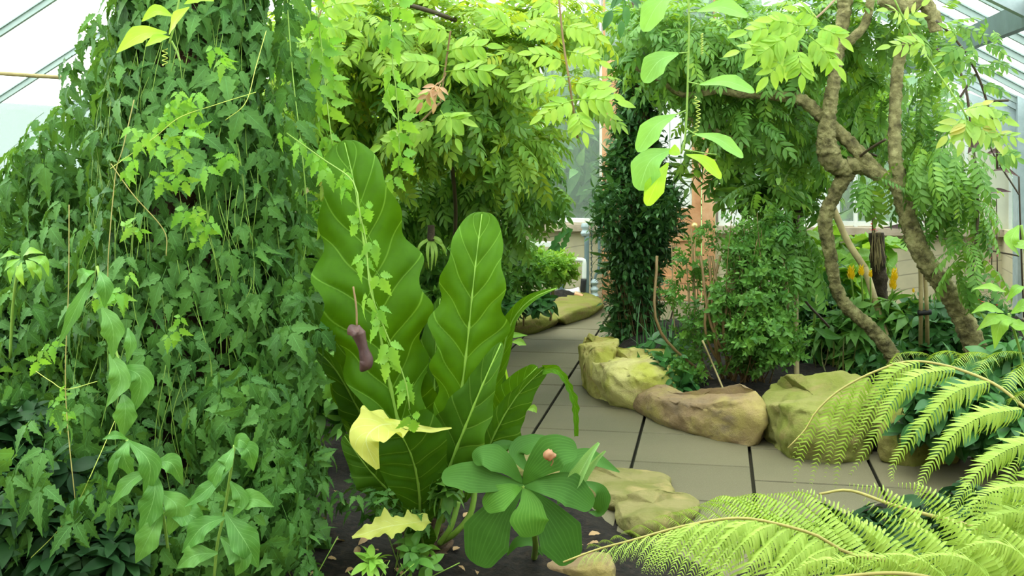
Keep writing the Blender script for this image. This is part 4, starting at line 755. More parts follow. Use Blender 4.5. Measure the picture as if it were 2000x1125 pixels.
mm = MB(); blobs_scatter(mm, [Bl(1840, 310, 6.6, 80, 50, .3), Bl(1880, 400, 6.5, 35, 60, .2), Bl(1780, 260, 7.2, 40, 40, .3), Bl(1890, 500, 6.4, 30, 50, .15), Bl(1820, 380, 6.9, 50, 40, .3), Bl(1690, 350, 6.7, 40, 15, .15), Bl(1820, 170, 7, 40, 60, .2, .7)], 230, PINL+PINS, (.18, .27), .4, .75, .4, .3, .8)
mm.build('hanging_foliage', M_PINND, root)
spray('pink_withered_spray', 'withered pinkish compound leaf hanging in the backlit canopy at top centre', 'leaf', M_PINK, [[(880, 110, 6.2), (868, 150, 5.4), (855, 165, 5.2)]], [((855, 162), (825, 200), 5.2, 3, 26), ((860, 165), (850, 200), 5.2, 2, 24)])
# tall thin tree behind, dark trunk
ms = MB(); tube(ms, [G(1556, 700), P(1558, 620, 8.6), P(1556, 480, 8.6), P(1552, 380, 8.6), P(1556, 300, 8.6), P(1562, 180, 8.6)], [.035, .032, .04, .07, .08, .05], 50, 12, lump=.3, lumpf=14)
mm = MB(); blobs_scatter(mm, [Bl(1540, 320, 8.6, 60, 70, .35), Bl(1470, 310, 8.8, 60, 60, .3), Bl(1600, 200, 8.9, 100, 80, .4), Bl(1440, 160, 8.9, 100, 80, .4), Bl(1310, 100, 9, 70, 50, .4), Bl(1660, 220, 9, 70, 50, .4), Bl(1390, 280, 8.9, 40, 30, .2, .5)], 560, SPRL+PINL, (.26, .36), .5, .5, .5, .35, .9)
plant('slender_tree', 'slender dark-trunked tree behind the small-leaved bush right of the column', 'tree', G(1556, 700), [('foliage', M_PINND, mm)], [('trunk', M_DBARK, ms)])
# small-leaved bushes in the right bed
ms = MB(); bz = G(1440, 790)
for q in range(12): x = 1440+rng.normal(0, 45); tube(ms, [G(1440+rng.normal(0, 25), 775), P(x, 650, 6.9), P(x+rng.normal(0, 25), 500, 7.0)], .009, 14, 6, lump=.1)
mm = MB(); blobs_scatter(mm, [Bl(1478, 570, 7.0, 45, 75, .18), Bl(1445, 490, 7.1, 25, 40, .15), Bl(1475, 660, 6.8, 48, 32, .13), Bl(1530, 660, 6.8, 28, 45, .12), Bl(1510, 470, 7.2, 35, 45, .15), Bl(1410, 600, 7.0, 25, 60, .15)], 620, SPR, (.08, .13), .6, .05, .7, .1, .9)
for q in range(34):
    xa, ya = 1478+rng.normal(0, 30), rng.uniform(410, 640); C_ = catmull([G(1450+rng.normal(0, 30), 780), P(xa-rng.normal(0, 15), (ya+760)/2, 6.9), P(xa, ya, 7.0+rng.normal(0, .12))], 22); tube(ms, C_, [.005, .002], 12, 4)
    k = 15; o_ = rng.normal(0, 1, (k, 3)); o_[:, 2] = abs(o_[:, 2])*.5+.3; mm.scatter(SPR[q % 4], C_[-k:], mats(o_, rng.normal(0, .5, (k, 3))+[0, 0, 1]), rng.uniform(.07, .12, k))
plant('small_leaved_bush', 'dense bushy shrub of tiny green leaves in the middle of the right bed', 'shrub', bz, [('foliage', M_SHRUB, mm)], [('stems', M_STEMB, ms)])
ms = MB()
for q in range(7): x = 1350+rng.normal(0, 28); tube(ms, [G(1385+rng.normal(0, 10), 770), P(x+10, 660, 7.2), P(x, 500+rng.normal(0, 40), 7.3)], .004, 14, 5)
tube(ms, [G(1425, 790, .1), P(1400, 730, 6.7), P(1372, 665, 6.7)], .006, 12, 6)
mm = MB(); blobs_scatter(mm, [Bl(1350, 520, 7.3, 25, 30, .12), Bl(1325, 575, 7.2, 22, 20, .12), Bl(1365, 640, 7.1, 45, 45, .15), Bl(1372, 460, 7.4, 10, 26, .1), Bl(1340, 710, 7.0, 25, 30, .12)], 190, SPR, (.07, .11), .6, .05, .6, .1, .9)
plant('wispy_shrub', 'thin open shrub of tiny leaves in front of the wooden door', 'shrub', G(1385, 775), [('foliage', M_SHRUB, mm)], [('stems', M_CANE, ms)])
mm = MB(); ms = MB()
for q in range(46):
    x = rng.uniform(1250, 1350); b = G(x, rng.uniform(700, 780), .0); b[2] = .1; d = np.array([rng.normal(0, .5), rng.normal(0, .4), 1.0]); mm.scatter(BLADE[q % 3], b[None], mats(d[None], np.array([[d[0], d[1]-.3, -.2]])), [rng.uniform(.2, .34)])
blobs_scatter(mm, [Bl(1310, 730, 7.0, 50, 40, .2), Bl(1290, 690, 7.3, 60, 30, .2)], 90, WHB, (.07, .11), .6, 0, .5, .3)
plant('low_strap_plant', 'dark low clump of strap leaves just behind the pale yellow stone', 'plant', G(1300, 740, .1), [('foliage', M_UNDER, mm)])
mm = MB()
for q in range(60):
    b = G(rng.uniform(1590, 1680), rng.uniform(715, 770), .0); b[2] = .1; d = np.array([rng.normal(0, .8), rng.normal(0, .5), .8]); mm.scatter(BLADE[q % 3], b[None], mats(d[None], np.array([[d[0], d[1], -.3]])), [rng.uniform(.15, .3)])
plant('bronze_grass', 'clump of thin bronze and green strap leaves low in the right bed', 'grass', G(1630, 740, .1), [('foliage', M_BRONZE, mm)])
# golden candle shrub
ms = MB(); bb = G(1700, 740, .1); heads = [(1662, 535), (1682, 530), (1700, 536), (1747, 538), (1744, 555), (1784, 568)]
for x, y in heads: tube(ms, [bb+rng.normal(0, .04, 3)*[1, 1, 0], P(1700+(x-1700)*.6, 650, 7.6), P(x, y+6, 7.5)], .006, 14, 5)
t = thing('golden_candle_shrub', 'leafy shrub with yellow candle-like flowers between the two gnarled trunks', 'shrub', bb)
ms.build('stems', M_STEM, t); mm = MB(); WL = [whorl(70+i, 6, lance, .36, -.15) for i in range(3)]
blobs_scatter(mm, [Bl(1705, 615, 7.6, 80, 35, .2), Bl(1660, 660, 7.6, 70, 55, .22), Bl(1740, 660, 7.6, 60, 60, .22), Bl(1700, 720, 7.5, 70, 50, .2), Bl(1765, 625, 7.6, 35, 30, .15)], 260, WL, (.13, .2), .5, .3, .4, .3, 1)
mm.build('foliage', M_SHRUB, t)
for q, (x, y) in enumerate(heads):
    s = (1.5, 1.2, .8, 1.35, 1.5, .5)[q]; m = MB(); c = P(x, y, 7.3)
    br = leaf_tpl(ov, 4, 2, .4, -.1, W=.6)
    for k in range(22):
        hh = k/22; a = k*2.4; d = np.array([math.cos(a)*.55, math.sin(a)*.55, 1]); m.add(*trans(br, rot(d, (-math.cos(a), -math.sin(a), .5)), c+np.array([math.cos(a)*.008, math.sin(a)*.008, (hh-.5)*.055])*s, .026*s*(1.1-.5*hh)))
    o = m.build('flower_head', M_YFL, t)
    if q < 4:
        m = MB(); m.add(*trans(leaf_tpl(lance, 4, 2, .3, .3, W=.3), rot((rng.normal(0, .5), -.5, .6), (0, 0, 1)), c+np.array([0, -.01, .03]), .03)); m.build('white_petal', M_WFL, o)
# canes and stumps
mm = MB(); tube(mm, [P(1625, 400, 8.2), P(1655, 470, 8.0), P(1690, 525, 7.8)], .024, 20, 10, lump=.05); tube(mm, [P(1690, 525, 7.8), P(1740, 690, 7.3)], .024, 8, 10); tag(mm.build('leaning_branch', M_CANE, loc=P(1690, 560, 7.8)), 'smooth bare tan branch leaning behind the left gnarled trunk', 'branch')
t = thing('rotting_stump', 'dark rotting stump with shaggy fibres behind the yellow flowers', 'stump', G(1716, 690, .1))
mm = MB(); tube(mm, [G(1722, 700, .05), P(1718, 560, 8), P(1712, 455, 8)], [.06, .055, .05], 40, 14, lump=.4, lumpf=20); mm.build('trunk', M_DBARK, t)
mm = MB()
for q in range(16): tube(mm, [P(1705+q, 455+rng.uniform(-6, 20), 7.95), P(1700+q*1.6+rng.normal(0, 5), 500+rng.uniform(0, 40), 7.9)], .0025, 6, 3)
mm.build('fibres', M_CANE, t)
t = thing('red_bromeliad', 'dark red upright flower spike above the rotting stump', 'flower', P(1706, 455, 8)); mm = MB()
tube(mm, [P(1706, 458, 8), P(1706, 425, 8)], .012, 6, 6); mm.build('stem', M_STEMD, t); mm = MB()
for k in range(16): a = k*2.4; d = np.array([math.cos(a), math.sin(a), .9]); mm.add(*trans(SIMPLE[0], rot(d, (0, 0, 1)), P(1706, 456-k*2.2, 8), .045))
mm.build('bracts', M_RFL, t)
for x0, x1, lb in ((1800, 1797, 'left one of two upright bamboo canes tied together between the gnarled trunks'), (1809, 1812, 'right one of two upright bamboo canes tied together between the gnarled trunks')):
    mm = MB(); ps = [G(x1, 740, .05), P((x0+x1)/2, 620, 7.1), P(x0-2, 535, 7.1), P(x0-5, 500, 7.1)]; tube(mm, ps, .013, 30, 8); tag(mm.build('bamboo_cane', M_CANE, loc=ps[0]), lb, 'cane', 'bamboo canes')
mm = MB(); tube(mm, [P(1793, 611, 7.08), P(1818, 609, 7.08)], .018, 6, 8); tag(mm.build('black_tie', M_BLACK, loc=P(1805, 610, 7.08)), 'black rubber tie binding the two upright canes', 'tie')
t = thing('staked_sapling', 'thin smooth brown sapling stem right of the small-leaved bush', 'tree', G(1556, 760, .1)); mm = MB(); tube(mm, [G(1556, 760, .1), P(1555, 600, 7.4), P(1557, 520, 7.4), P(1562, 430, 7.4)], [.018, .016, .013, .006], 24, 8); mm.build('trunk', M_CANE, t)
mm = MB(); blobs_scatter(mm, [Bl(1530, 450, 7.3, 60, 50, .25), Bl(1560, 500, 7.2, 40, 30, .2)], 60, PINL, (.2, .28), .4, .7, .3, .3); mm.build('foliage', M_SHRUB, t)
# big leaf shrubs at the back of right bed
mm = MB(); blobs_scatter(mm, [Bl(1670, 485, 9.3, 60, 22, .3), Bl(1640, 550, 8.6, 50, 40, .3), Bl(1600, 490, 9.2, 30, 30, .3)], 120, [leaf_tpl(lobed, 10, 4, .2, .25, .04, W=1.1), leaf_tpl(ell, 10, 4, .2, .2, .06, W=1.0)], (.2, .3), .5, .3, .4, .4, .9)
ms = MB(); [tube(ms, [G(1650+q*12, 680, .1), P(1640+q*22, 520, 9.1)], .008, 8, 5) for q in range(5)]
plant('begonia_clump', 'light green large lobed leaves behind the left gnarled trunk', 'plant', G(1660, 680, .1), [('foliage', M_BROADL, mm)], [('stems', M_STEM, ms)])
mm = MB(); blobs_scatter(mm, [Bl(1590, 560, 8.3, 40, 40, .3), Bl(1560, 690, 7.9, 90, 50, .3), Bl(1600, 620, 8.0, 60, 50, .3), Bl(1830, 640, 7.6, 110, 60, .35), Bl(1760, 700, 7.4, 90, 40, .3)], 430, SPRL+WHB, (.11, .17), .5, .2, .5, .3, .9)
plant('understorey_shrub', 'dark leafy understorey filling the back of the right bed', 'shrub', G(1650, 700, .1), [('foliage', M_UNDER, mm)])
t = thing('silver_leaf_plant', 'grey-green plant with a long folded silvery leaf near the thin brown stem', 'plant', G(1590, 700, .1))
for pts, wv in (([(1552, 588, 7.6), (1585, 600, 7.5), (1618, 616, 7.45)], 22), ([(1600, 575, 7.7), (1580, 550, 7.7), (1572, 520, 7.7)], 24), ([(1600, 585, 7.7), (1560, 560, 7.7), (1540, 530, 7.7)], 20), ([(1590, 640, 7.5), (1620, 655, 7.4), (1650, 660, 7.4)], 20)): leaf_part(t, 'leaf', M_BROAD, pts, wl(wv, 'lan'), cup=.4, nu=14, nv=6)
ms = MB(); tube(ms, [G(1590, 700, .1), P(1590, 630, 7.6), P(1595, 575, 7.65)], .008, 8, 6); ms.build('stem', M_STEM, t)
t = thing('red_salvia', 'scatter of small red flowers on dark stems in the far right of the bed', 'flower', G(1900, 700, .1)); ms = MB(); mf = MB(); mm = MB()
for q in range(26):
    x, y = rng.uniform(1800, 1960), rng.uniform(580, 670); Y = 7.9+rng.normal(0, .2); tube(ms, [G(x+rng.normal(0, 10), 690, .1), P(x, y, Y)], .003, 5, 4)
    mf = MB()
    for k in range(5): mf.add(*trans(SIMPLE[1], rot(rng.normal(size=3), (0, 0, 1)), P(x+rng.normal(0, 3), y+rng.normal(0, 3), Y), .028))
    mf.build('flower', M_RFL, t)
blobs_scatter(mm, [Bl(1880, 640, 8.0, 90, 50, .25)], 240, SPR, (.1, .15), .5, 0, .5, .3)
ms.build('stems', M_STEMD, t); mm.build('foliage', M_UNDER, t)
t = thing('hydrangea_leaf_plant', 'broad pale-green leaves at the right edge just above the fern', 'plant', P(2010, 800, 5.2))
for a, b, c, wv in (((1960, 610), (1925, 600), (1897, 612), 24), ((1962, 615), (1935, 625), (1908, 645), 26), ((1985, 625), (1955, 630), (1942, 682), 36), ((1975, 612), (2000, 598), (2030, 605), 32), ((1990, 630), (2010, 650), (2030, 680), 40), ((1960, 625), (1990, 635), (2010, 632), 28), ((1965, 570), (1930, 560), (1900, 565), 20), ((1990, 440), (1975, 470), (1990, 500), 30), ((2000, 560), (1985, 565), (1965, 590), 20), ((2010, 470), (1990, 480), (1975, 470), 26)): leaf_part(t, 'leaf', M_BROADL, [(*a, 5.1), (*b, 5.05), (*c, 5.08)], wl(wv, 'ov'), hint=(-.1, -1, .8), cup=.2, wave=.1, nu=18, nv=6)
mm = MB(); stems(mm, [[(2010, 820, 5.2), (1995, 700, 5.15), (1970, 612, 5.1)], [(2015, 700, 5.2), (2010, 560, 5.15), (1995, 440, 5.1)]], .006, 12, 6); mm.build('stems', M_STEM, t)
mm = MB(); blobs_scatter(mm, [Bl(1980, 720, 5.6, 80, 60, .3), Bl(1850, 790, 5.5, 110, 70, .25), Bl(2000, 830, 5.3, 80, 70, .25)], 260, WHB, (.09, .14), .5, .1, .5, .3)
ms = MB(); [tube(ms, [G(1900+q*30, 870, .05), P(1880+q*30, 790, 5.5)], .006, 6, 5) for q in range(5)]
plant('dark_groundcover', 'dark glossy leaves behind the fern arch at the right edge', 'plant', G(1920, 880, .1), [('foliage', M_UNDER, mm)], [('stems', M_STEMD, ms)])
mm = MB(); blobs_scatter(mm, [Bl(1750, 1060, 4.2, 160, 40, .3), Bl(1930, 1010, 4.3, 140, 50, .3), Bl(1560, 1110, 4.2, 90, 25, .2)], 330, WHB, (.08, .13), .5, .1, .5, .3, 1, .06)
plant('added_shade_groundcover', 'dark leafy groundcover added to stand for the shade under the fern at the bottom right', 'plant', G(1800, 1080, .03), [('foliage', M_DEEP, mm)])  # added dark leaves that make the gaps between fronds read as shade
t = thing('dark_foliage_plant', 'dark purplish leaves against the pale boards near the corner post', 'plant', P(1990, 600, 9)); mm = MB(); ms = MB()
for a, b, c, wv in (((1990, 345), (1960, 330), (1935, 335), 12), ((1975, 375), (1950, 372), (1925, 378), 10), ((1930, 250), (1900, 285), (1890, 300), 22), ((1965, 310), (1945, 295), (1920, 305), 10), ((1800, 440), (1760, 442), (1725, 445), 12), ((1800, 430), (1830, 450), (1850, 465), 22)): big_leaf(mm, [(*a, 8.8), (*b, 8.8), (*c, 8.8)], wl(wv, 'lan'), cup=.3, nu=10, nv=4)
stems(ms, [[(2000, 620, 9), (1995, 500, 8.9), (1990, 345, 8.8)], [(1990, 380, 8.8), (1940, 300, 8.8), (1925, 250, 8.8)], [(1990, 500, 8.9), (1850, 470, 8.8), (1790, 435, 8.8)]], .007, 14, 5)
ms.build('stems', M_STEMD, t); mm.build('leaves', M_PITCH, t)
mm = MB(); ms = MB()
for q in range(5):
    x = (1899, 1903, 1911, 1935, 1946)[q]; tube(ms, [P(x, 330+q*12, 7.6), P(x+2, 470+q*16, 7.6)], .004, 10, 4)
    for k in range(22): y = 400+k*(4.5+q*.6); mm.add(*trans(SIMPLE[0], rot(rng.normal(size=3), (0, 0, 1)), P(x+rng.normal(0, 1.5), y, 7.6), .022))
plant('tassel_vine', 'thin hanging strings of tiny dark red tassels near the pale boards', 'vine', P(1910, 330, 7.6), [('tassels', leaf_mat('tassel', (.22, .05, .05), (.3, .1, .06), .1), mm)], [('stems', M_STEMD, ms)])
# ================================================================== back left bed
mm = MB(); blobs_scatter(mm, [Bl(1082, 522, 9.3, 36, 20, .2)], 200, SPR+WH, (.08, .12), .6, 0, .4, .5, 1)
ms = MB(); tube(ms, [G(1075, 625, .1), P(1080, 570, 9.3), P(1085, 530, 9.3)], .012, 10, 6)
plant('light_green_bush', 'rounded light green bush at the far end beside the wall pipes', 'shrub', G(1075, 625, .1), [('foliage', M_SHRUBL, mm)], [('stems', M_CANE, ms)])
mm = MB(); blobs_scatter(mm, [Bl(1000, 540, 9.2, 45, 45, .3), Bl(950, 575, 8.8, 40, 25, .2), Bl(1025, 520, 9.4, 30, 25, .2), Bl(930, 500, 8.9, 50, 50, .3)], 420, SPRL+SPR, (.13, .2), .6, .1, .5, .3, .9)
ms = MB(); [tube(ms, [G(980+q*14, 635, .1), P(970+q*20, 520, 9.1)], .01, 8, 5) for q in range(4)]
plant('green_shrub', 'mid-green shrub behind the back stones, left of the light green bush', 'shrub', G(1000, 632, .1), [('foliage', M_SHRUB, mm)], [('stems', M_CANE, ms)])
mm = MB(); blobs_scatter(mm, [Bl(960, 600, 8.6, 60, 22, .2), Bl(1040, 596, 9, 50, 14, .15)], 120, WHB, (.08, .12), .6, 0, .5, .2, 1)
plant('low_dark_plant', 'low dark leaves spilling onto the back stones', 'plant', G(980, 640, .1), [('foliage', M_UNDER, mm)])
mm = MB(); blobs_scatter(mm, [Bl(700, 560, 7.6, 130, 90, .4), Bl(620, 640, 6.6, 90, 90, .3), Bl(830, 560, 7.6, 90, 80, .35), Bl(560, 520, 7.6, 90, 120, .4), Bl(660, 760, 5.6, 70, 60, .25), Bl(870, 600, 7.2, 60, 60, .25)], 820, SPRL+WHB+SPR, (.13, .22), .5, .1, .5, .3, .9)
ms = MB(); [tube(ms, [G(560+q*45, 700, .1), P(550+q*50, 560, 7.5)], .012, 8, 5) for q in range(7)]
plant('backing_shrub', 'tangled mid-green shrub behind the tall broad-leaved plant', 'shrub', G(700, 740, .1), [('foliage', M_SHRUB, mm)], [('stems', M_STEMB, ms)])
t = thing('strap_leaf_cactus', 'flat wavy-edged stem leaves standing against the cream wall', 'plant', P(1070, 600, 10.2)); mm = MB(); tube(mm, [P(1070, 605, 10.2), P(1072, 550, 10.2), P(1074, 498, 10.2)], .012, 8, 6); mm.build('stem', M_STEM, t)
for pts, wv in (([(1072, 500, 10.2), (1085, 472, 10.2), (1108, 448, 10.2)], 12), ([(1090, 500, 10.2), (1105, 470, 10.2), (1114, 446, 10.2)], 11), ([(1060, 520, 10.2), (1075, 495, 10.2), (1095, 480, 10.2)], 16)): leaf_part(t, 'stem_leaf', M_UNDER, pts, [wv*.7, wv, wv*.9, wv], cup=.1, nu=30, nv=4, lob=.3, freq=16)
t = thing('hanging_bromeliad', 'cream-striped drooping strap leaves hanging right of the tallest broad leaf', 'plant', P(840, 470, 6.0)); mm = MB(); ms = MB()
for a, b, c in (((842, 465), (852, 490), (850, 520)), ((840, 465), (835, 490), (838, 525)), ((845, 465), (865, 480), (872, 500)), ((840, 465), (820, 480), (815, 505)), ((842, 465), (845, 495), (842, 530)), ((842, 462), (860, 470), (866, 490))): big_leaf(mm, [(*a, 6), (*b, 5.95), (*c, 5.98)], [4, 7, 1], nu=10, nv=2)
tube(ms, [P(842, 440, 6), P(842, 470, 6)], .02, 8, 8, lump=.3); ms.build('root_ball', M_DBARK, t); mm.build('leaves', M_PALE, t)
# ================================================================== outdoors beyond the glass
for q, (x, y, Y, rx, ry, lb) in enumerate(((1120, 320, 15, 130, 190, 'soft green garden tree beyond the glass left of the column'), (1680, 350, 15, 190, 170, 'garden tree beyond the right window between the gnarled trunks'), (1320, 130, 21, 200, 150, 'garden tree beyond the glass above the door'), (800, 300, 19, 300, 160, 'wide garden tree beyond the end wall behind the canopy'))):
    mm = MB(); blobs_scatter(mm, [Bl(x, y, Y, rx, ry, 1.2), Bl(x+rx*.5, y+ry*.4, Y, rx*.6, ry*.6, .8)], 900, SPRL, (.5, .8), .6, .3, .5, .4, .8)
    ms = MB(); tube(ms, [(P(x, y, Y)[0], Y, -.05), P(x, y+60, Y), P(x, y-40, Y)], [.16, .12, .06], 16, 10, lump=.2)
    plant('garden_tree', lb, 'tree', (P(x, y, Y)[0], Y, -.03), [('foliage', M_OUT, mm)], [('trunk', M_BARK, ms)])

# ================================================================== big broad-leaved plant
AB = G(832, 1085, .03); YA = AB[1]
root = thing('giant_leaf_plant', 'giant broad-leaved plant with upright wavy leaves in the centre foreground', 'plant', AB)
mm = MB(); tube(mm, [AB-np.array([0, 0, .03]), P(828, 1060, YA), P(822, 1010, YA)], [.10, .085, .06], 30, 18, lump=.5, lumpf=25); mm.build('fibrous_base', M_MESH, root)
def AL(lb, mat, pts, wd, ribr=.008, **k):
    k.setdefault('tipr', .05); return leaf_part(root, 'leaf', mat, pts, wd, rib=ribr, label=lb, nu=130, nv=28, **k)
y = YA
AL('tallest leaf', M_ANTH, [(820, 1040, y), (800, 920, y-.02), (770, 790, y-.04), (742, 650, y-.05), (722, 540, y-.05), (705, 440, y-.03), (690, 350, y), (672, 274, y+.06)], [14, 30, 50, 80, 115, 150, 182, 205, 214, 210, 206, 190, 138, 114, 80], .011, tipr=.07, hint=(.1, -1, .15), cup=.14, wave=.30, nvein=11, quilt=.16, phase=1, lob=.14)
AL('second tallest leaf', M_ANTH, [(862, 1020, y), (880, 900, y-.10), (898, 790, y-.14), (912, 680, y-.15), (922, 580, y-.15), (932, 490, y-.12), (942, 414, y-.05)], [12, 22, 40, 60, 80, 98, 112, 124, 136, 144, 128, 70], .009, tipr=.07, hint=(-.05, -1, .15), cup=.2, wave=.26, nvein=11, quilt=.16, phase=2.2, lob=.14)
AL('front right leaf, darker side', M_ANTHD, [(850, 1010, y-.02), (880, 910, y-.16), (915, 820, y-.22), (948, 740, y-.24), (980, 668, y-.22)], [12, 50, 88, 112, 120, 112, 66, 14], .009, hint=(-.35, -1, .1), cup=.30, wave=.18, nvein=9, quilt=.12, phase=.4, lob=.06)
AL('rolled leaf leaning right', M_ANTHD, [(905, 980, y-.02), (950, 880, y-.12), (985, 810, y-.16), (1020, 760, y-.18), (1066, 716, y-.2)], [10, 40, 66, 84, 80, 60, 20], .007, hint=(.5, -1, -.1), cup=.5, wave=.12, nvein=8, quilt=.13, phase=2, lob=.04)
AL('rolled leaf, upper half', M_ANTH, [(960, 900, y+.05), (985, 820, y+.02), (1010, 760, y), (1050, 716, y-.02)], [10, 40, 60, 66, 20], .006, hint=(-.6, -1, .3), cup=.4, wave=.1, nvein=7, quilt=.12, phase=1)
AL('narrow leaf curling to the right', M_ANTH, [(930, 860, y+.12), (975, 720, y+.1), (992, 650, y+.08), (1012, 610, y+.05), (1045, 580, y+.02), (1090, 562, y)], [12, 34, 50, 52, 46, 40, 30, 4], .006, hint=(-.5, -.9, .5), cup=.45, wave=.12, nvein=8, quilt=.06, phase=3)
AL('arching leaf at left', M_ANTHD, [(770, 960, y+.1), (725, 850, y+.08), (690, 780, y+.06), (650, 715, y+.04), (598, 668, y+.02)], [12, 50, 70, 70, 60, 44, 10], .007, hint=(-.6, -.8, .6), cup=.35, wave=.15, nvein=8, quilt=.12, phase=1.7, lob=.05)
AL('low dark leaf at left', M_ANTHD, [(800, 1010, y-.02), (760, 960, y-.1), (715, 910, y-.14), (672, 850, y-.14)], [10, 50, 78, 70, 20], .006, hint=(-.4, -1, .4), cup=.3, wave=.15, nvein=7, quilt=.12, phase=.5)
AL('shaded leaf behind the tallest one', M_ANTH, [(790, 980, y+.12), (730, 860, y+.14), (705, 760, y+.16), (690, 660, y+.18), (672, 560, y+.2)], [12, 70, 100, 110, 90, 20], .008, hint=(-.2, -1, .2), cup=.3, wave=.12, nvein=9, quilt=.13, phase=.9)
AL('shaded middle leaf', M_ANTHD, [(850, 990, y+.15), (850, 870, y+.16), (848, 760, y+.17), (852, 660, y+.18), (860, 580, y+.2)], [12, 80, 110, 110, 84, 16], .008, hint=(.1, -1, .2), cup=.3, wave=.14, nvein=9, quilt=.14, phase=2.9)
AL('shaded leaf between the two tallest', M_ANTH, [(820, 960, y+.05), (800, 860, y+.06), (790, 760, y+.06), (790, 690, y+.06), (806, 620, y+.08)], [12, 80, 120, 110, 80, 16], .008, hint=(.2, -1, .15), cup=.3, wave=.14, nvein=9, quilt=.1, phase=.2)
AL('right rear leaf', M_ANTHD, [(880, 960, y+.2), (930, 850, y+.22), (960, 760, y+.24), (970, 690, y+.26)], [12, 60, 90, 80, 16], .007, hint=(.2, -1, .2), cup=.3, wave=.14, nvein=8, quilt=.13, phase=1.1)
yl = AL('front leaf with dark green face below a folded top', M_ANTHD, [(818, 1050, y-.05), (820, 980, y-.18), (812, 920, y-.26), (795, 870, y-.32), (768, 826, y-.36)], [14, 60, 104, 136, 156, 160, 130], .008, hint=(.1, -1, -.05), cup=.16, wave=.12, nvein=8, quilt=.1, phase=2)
o = leaf_part(root, 'leaf', M_ANTHY, [(772, 828, y-.36), (740, 832, y-.45), (715, 860, y-.5), (738, 916, y-.5)], [70, 104, 90, 8], hint=(-.3, -1, .6), cup=.15, wave=.14, nu=30, nv=10, label='yellowing flap folded forward'); 
o = leaf_part(root, 'leaf', M_ANTHY, [(750, 822, y-.38), (800, 832, y-.37), (840, 840, y-.36), (882, 836, y-.35)], [10, 18, 14, 3], hint=(0, -1, .7), cup=.2, wave=.3, nu=30, nv=6, label='yellow rolled edge')
o = leaf_part(root, 'leaf', M_ANTHY, [(838, 1016, y-.3), (800, 1022, y-.36), (750, 1030, y-.4), (688, 1050, y-.42)], [20, 44, 30, 52, 44, 6], hint=(0, -.8, .9), cup=.3, wave=.35, nu=34, nv=8, lob=.25, label='ragged yellow leaf lying low')
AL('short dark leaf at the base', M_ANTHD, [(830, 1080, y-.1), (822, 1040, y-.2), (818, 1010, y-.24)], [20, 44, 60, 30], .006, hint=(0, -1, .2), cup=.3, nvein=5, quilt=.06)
mm = MB(); stems(mm, [[(862, 1060, y-.05), (890, 1040, y-.12), (920, 1000, y-.12), (930, 930, y-.08)], [(858, 1062, y-.08), (880, 1030, y-.1), (895, 980, y-.06)], [(846, 1060, y-.05), (862, 1000, y-.08), (880, 900, y-.1)]], .011, 20, 8); mm.build('leaf_stalks', M_MIDR, root)
o = leaf_part(root, 'leaf', M_ANTH, [(1060, 722, y-.2), (1085, 722, y-.22), (1105, 745, y-.22), (1122, 790, y-.22), (1125, 852, y-.22)], [18, 14, 12, 15, 12, 8], hint=(.3, -1, .2), cup=.5, wave=.2, lob=.25, nu=40, nv=6, label='torn dangling strip with brown marks')
# purple flower
t = thing('purple_flower', 'brownish-purple hooded flower hanging in front of the giant leaves', 'flower', P(700, 640, 3.95)); mm = MB()
tube(mm, [P(*p, 3.95) for p in ((697, 636), (700, 650), (706, 668), (712, 690), (716, 706), (708, 720), (704, 724))], [.010, .026, .020, .017, .022, .024, .006], 40, 14, lump=.08); mm.build('hood', M_PITCH, t)
mm = MB(); tube(mm, [P(690, 560, 4), P(696, 600, 3.97), P(697, 640, 3.95)], .004, 10, 5); mm.build('stalk', M_STEMB, t)
mm = MB(); big_leaf(mm, [(700, 640, 3.94), (688, 645, 3.9), (684, 655, 3.9)], [8, 22, 10], cup=.3, nu=8, nv=4); mm.build('lip', M_PITCH, t)
# ================================================================== rosette plant
RB = G(1043, 1092, .03); YR = 3.95
root = thing('rosette_plant', 'low rosette of broad oval pleated leaves right of the giant plant', 'plant', RB)
mm = MB(); tube(mm, [RB, P(1046, 1060, YR+.1), P(1035, 1000, YR+.05), P(1022, 948, YR)], [.012, .012, .01, .008], 16, 8); mm.build('stem', M_STEM, root)
RL = [([(1022, 946), (965, 955-14), (905, 930), (862, 933)], 54, M_ROS, (0, -1, .9)), ([(1022, 944), (985, 905), (945, 890), (925, 903)], 48, M_ROS, (0, -1, 1.2)), ([(1022, 946), (1045, 915), (1085, 882), (1128, 880)], 66, M_ROS, (.2, -1, 1.0)),
 ([(1022, 948), (1060, 948), (1110, 955), (1158, 990)], 60, M_ROS, (.1, -1, .9)), ([(1020, 950), (1000, 958), (970, 975), (946, 993)], 48, M_ROSL, (0, -1, .9)), ([(1024, 951), (1034, 985), (1034, 1015), (1040, 1048)], 68, M_ROSL, (0, -1, .8)),
 ([(1020, 955), (985, 990), (955, 1040), (932, 1104)], 90, M_ROS, (-.2, -1, .7)), ([(1030, 955), (1065, 1000), (1095, 1050), (1118, 1098)], 84, M_ROS, (.2, -1, .7))]
for i, (pts, wv, mt, h) in enumerate(RL):
    dd = [0, -.04, -.06, -.05] if i < 6 else [.04, .02, .02, .04]
    leaf_part(root, 'leaf', mt, [(*p, YR+q) for p, q in zip(pts, dd)], [wv*.1, wv*.5, wv*.82, wv*1.02, wv*1.1, wv*1.14, wv*1.1, wv*1.0, wv*.84, wv*.5], hint=(h[0], -1, h[2]*.55), tipr=.1, cup=.08, wave=.02, nu=36, nv=12, quilt=0)
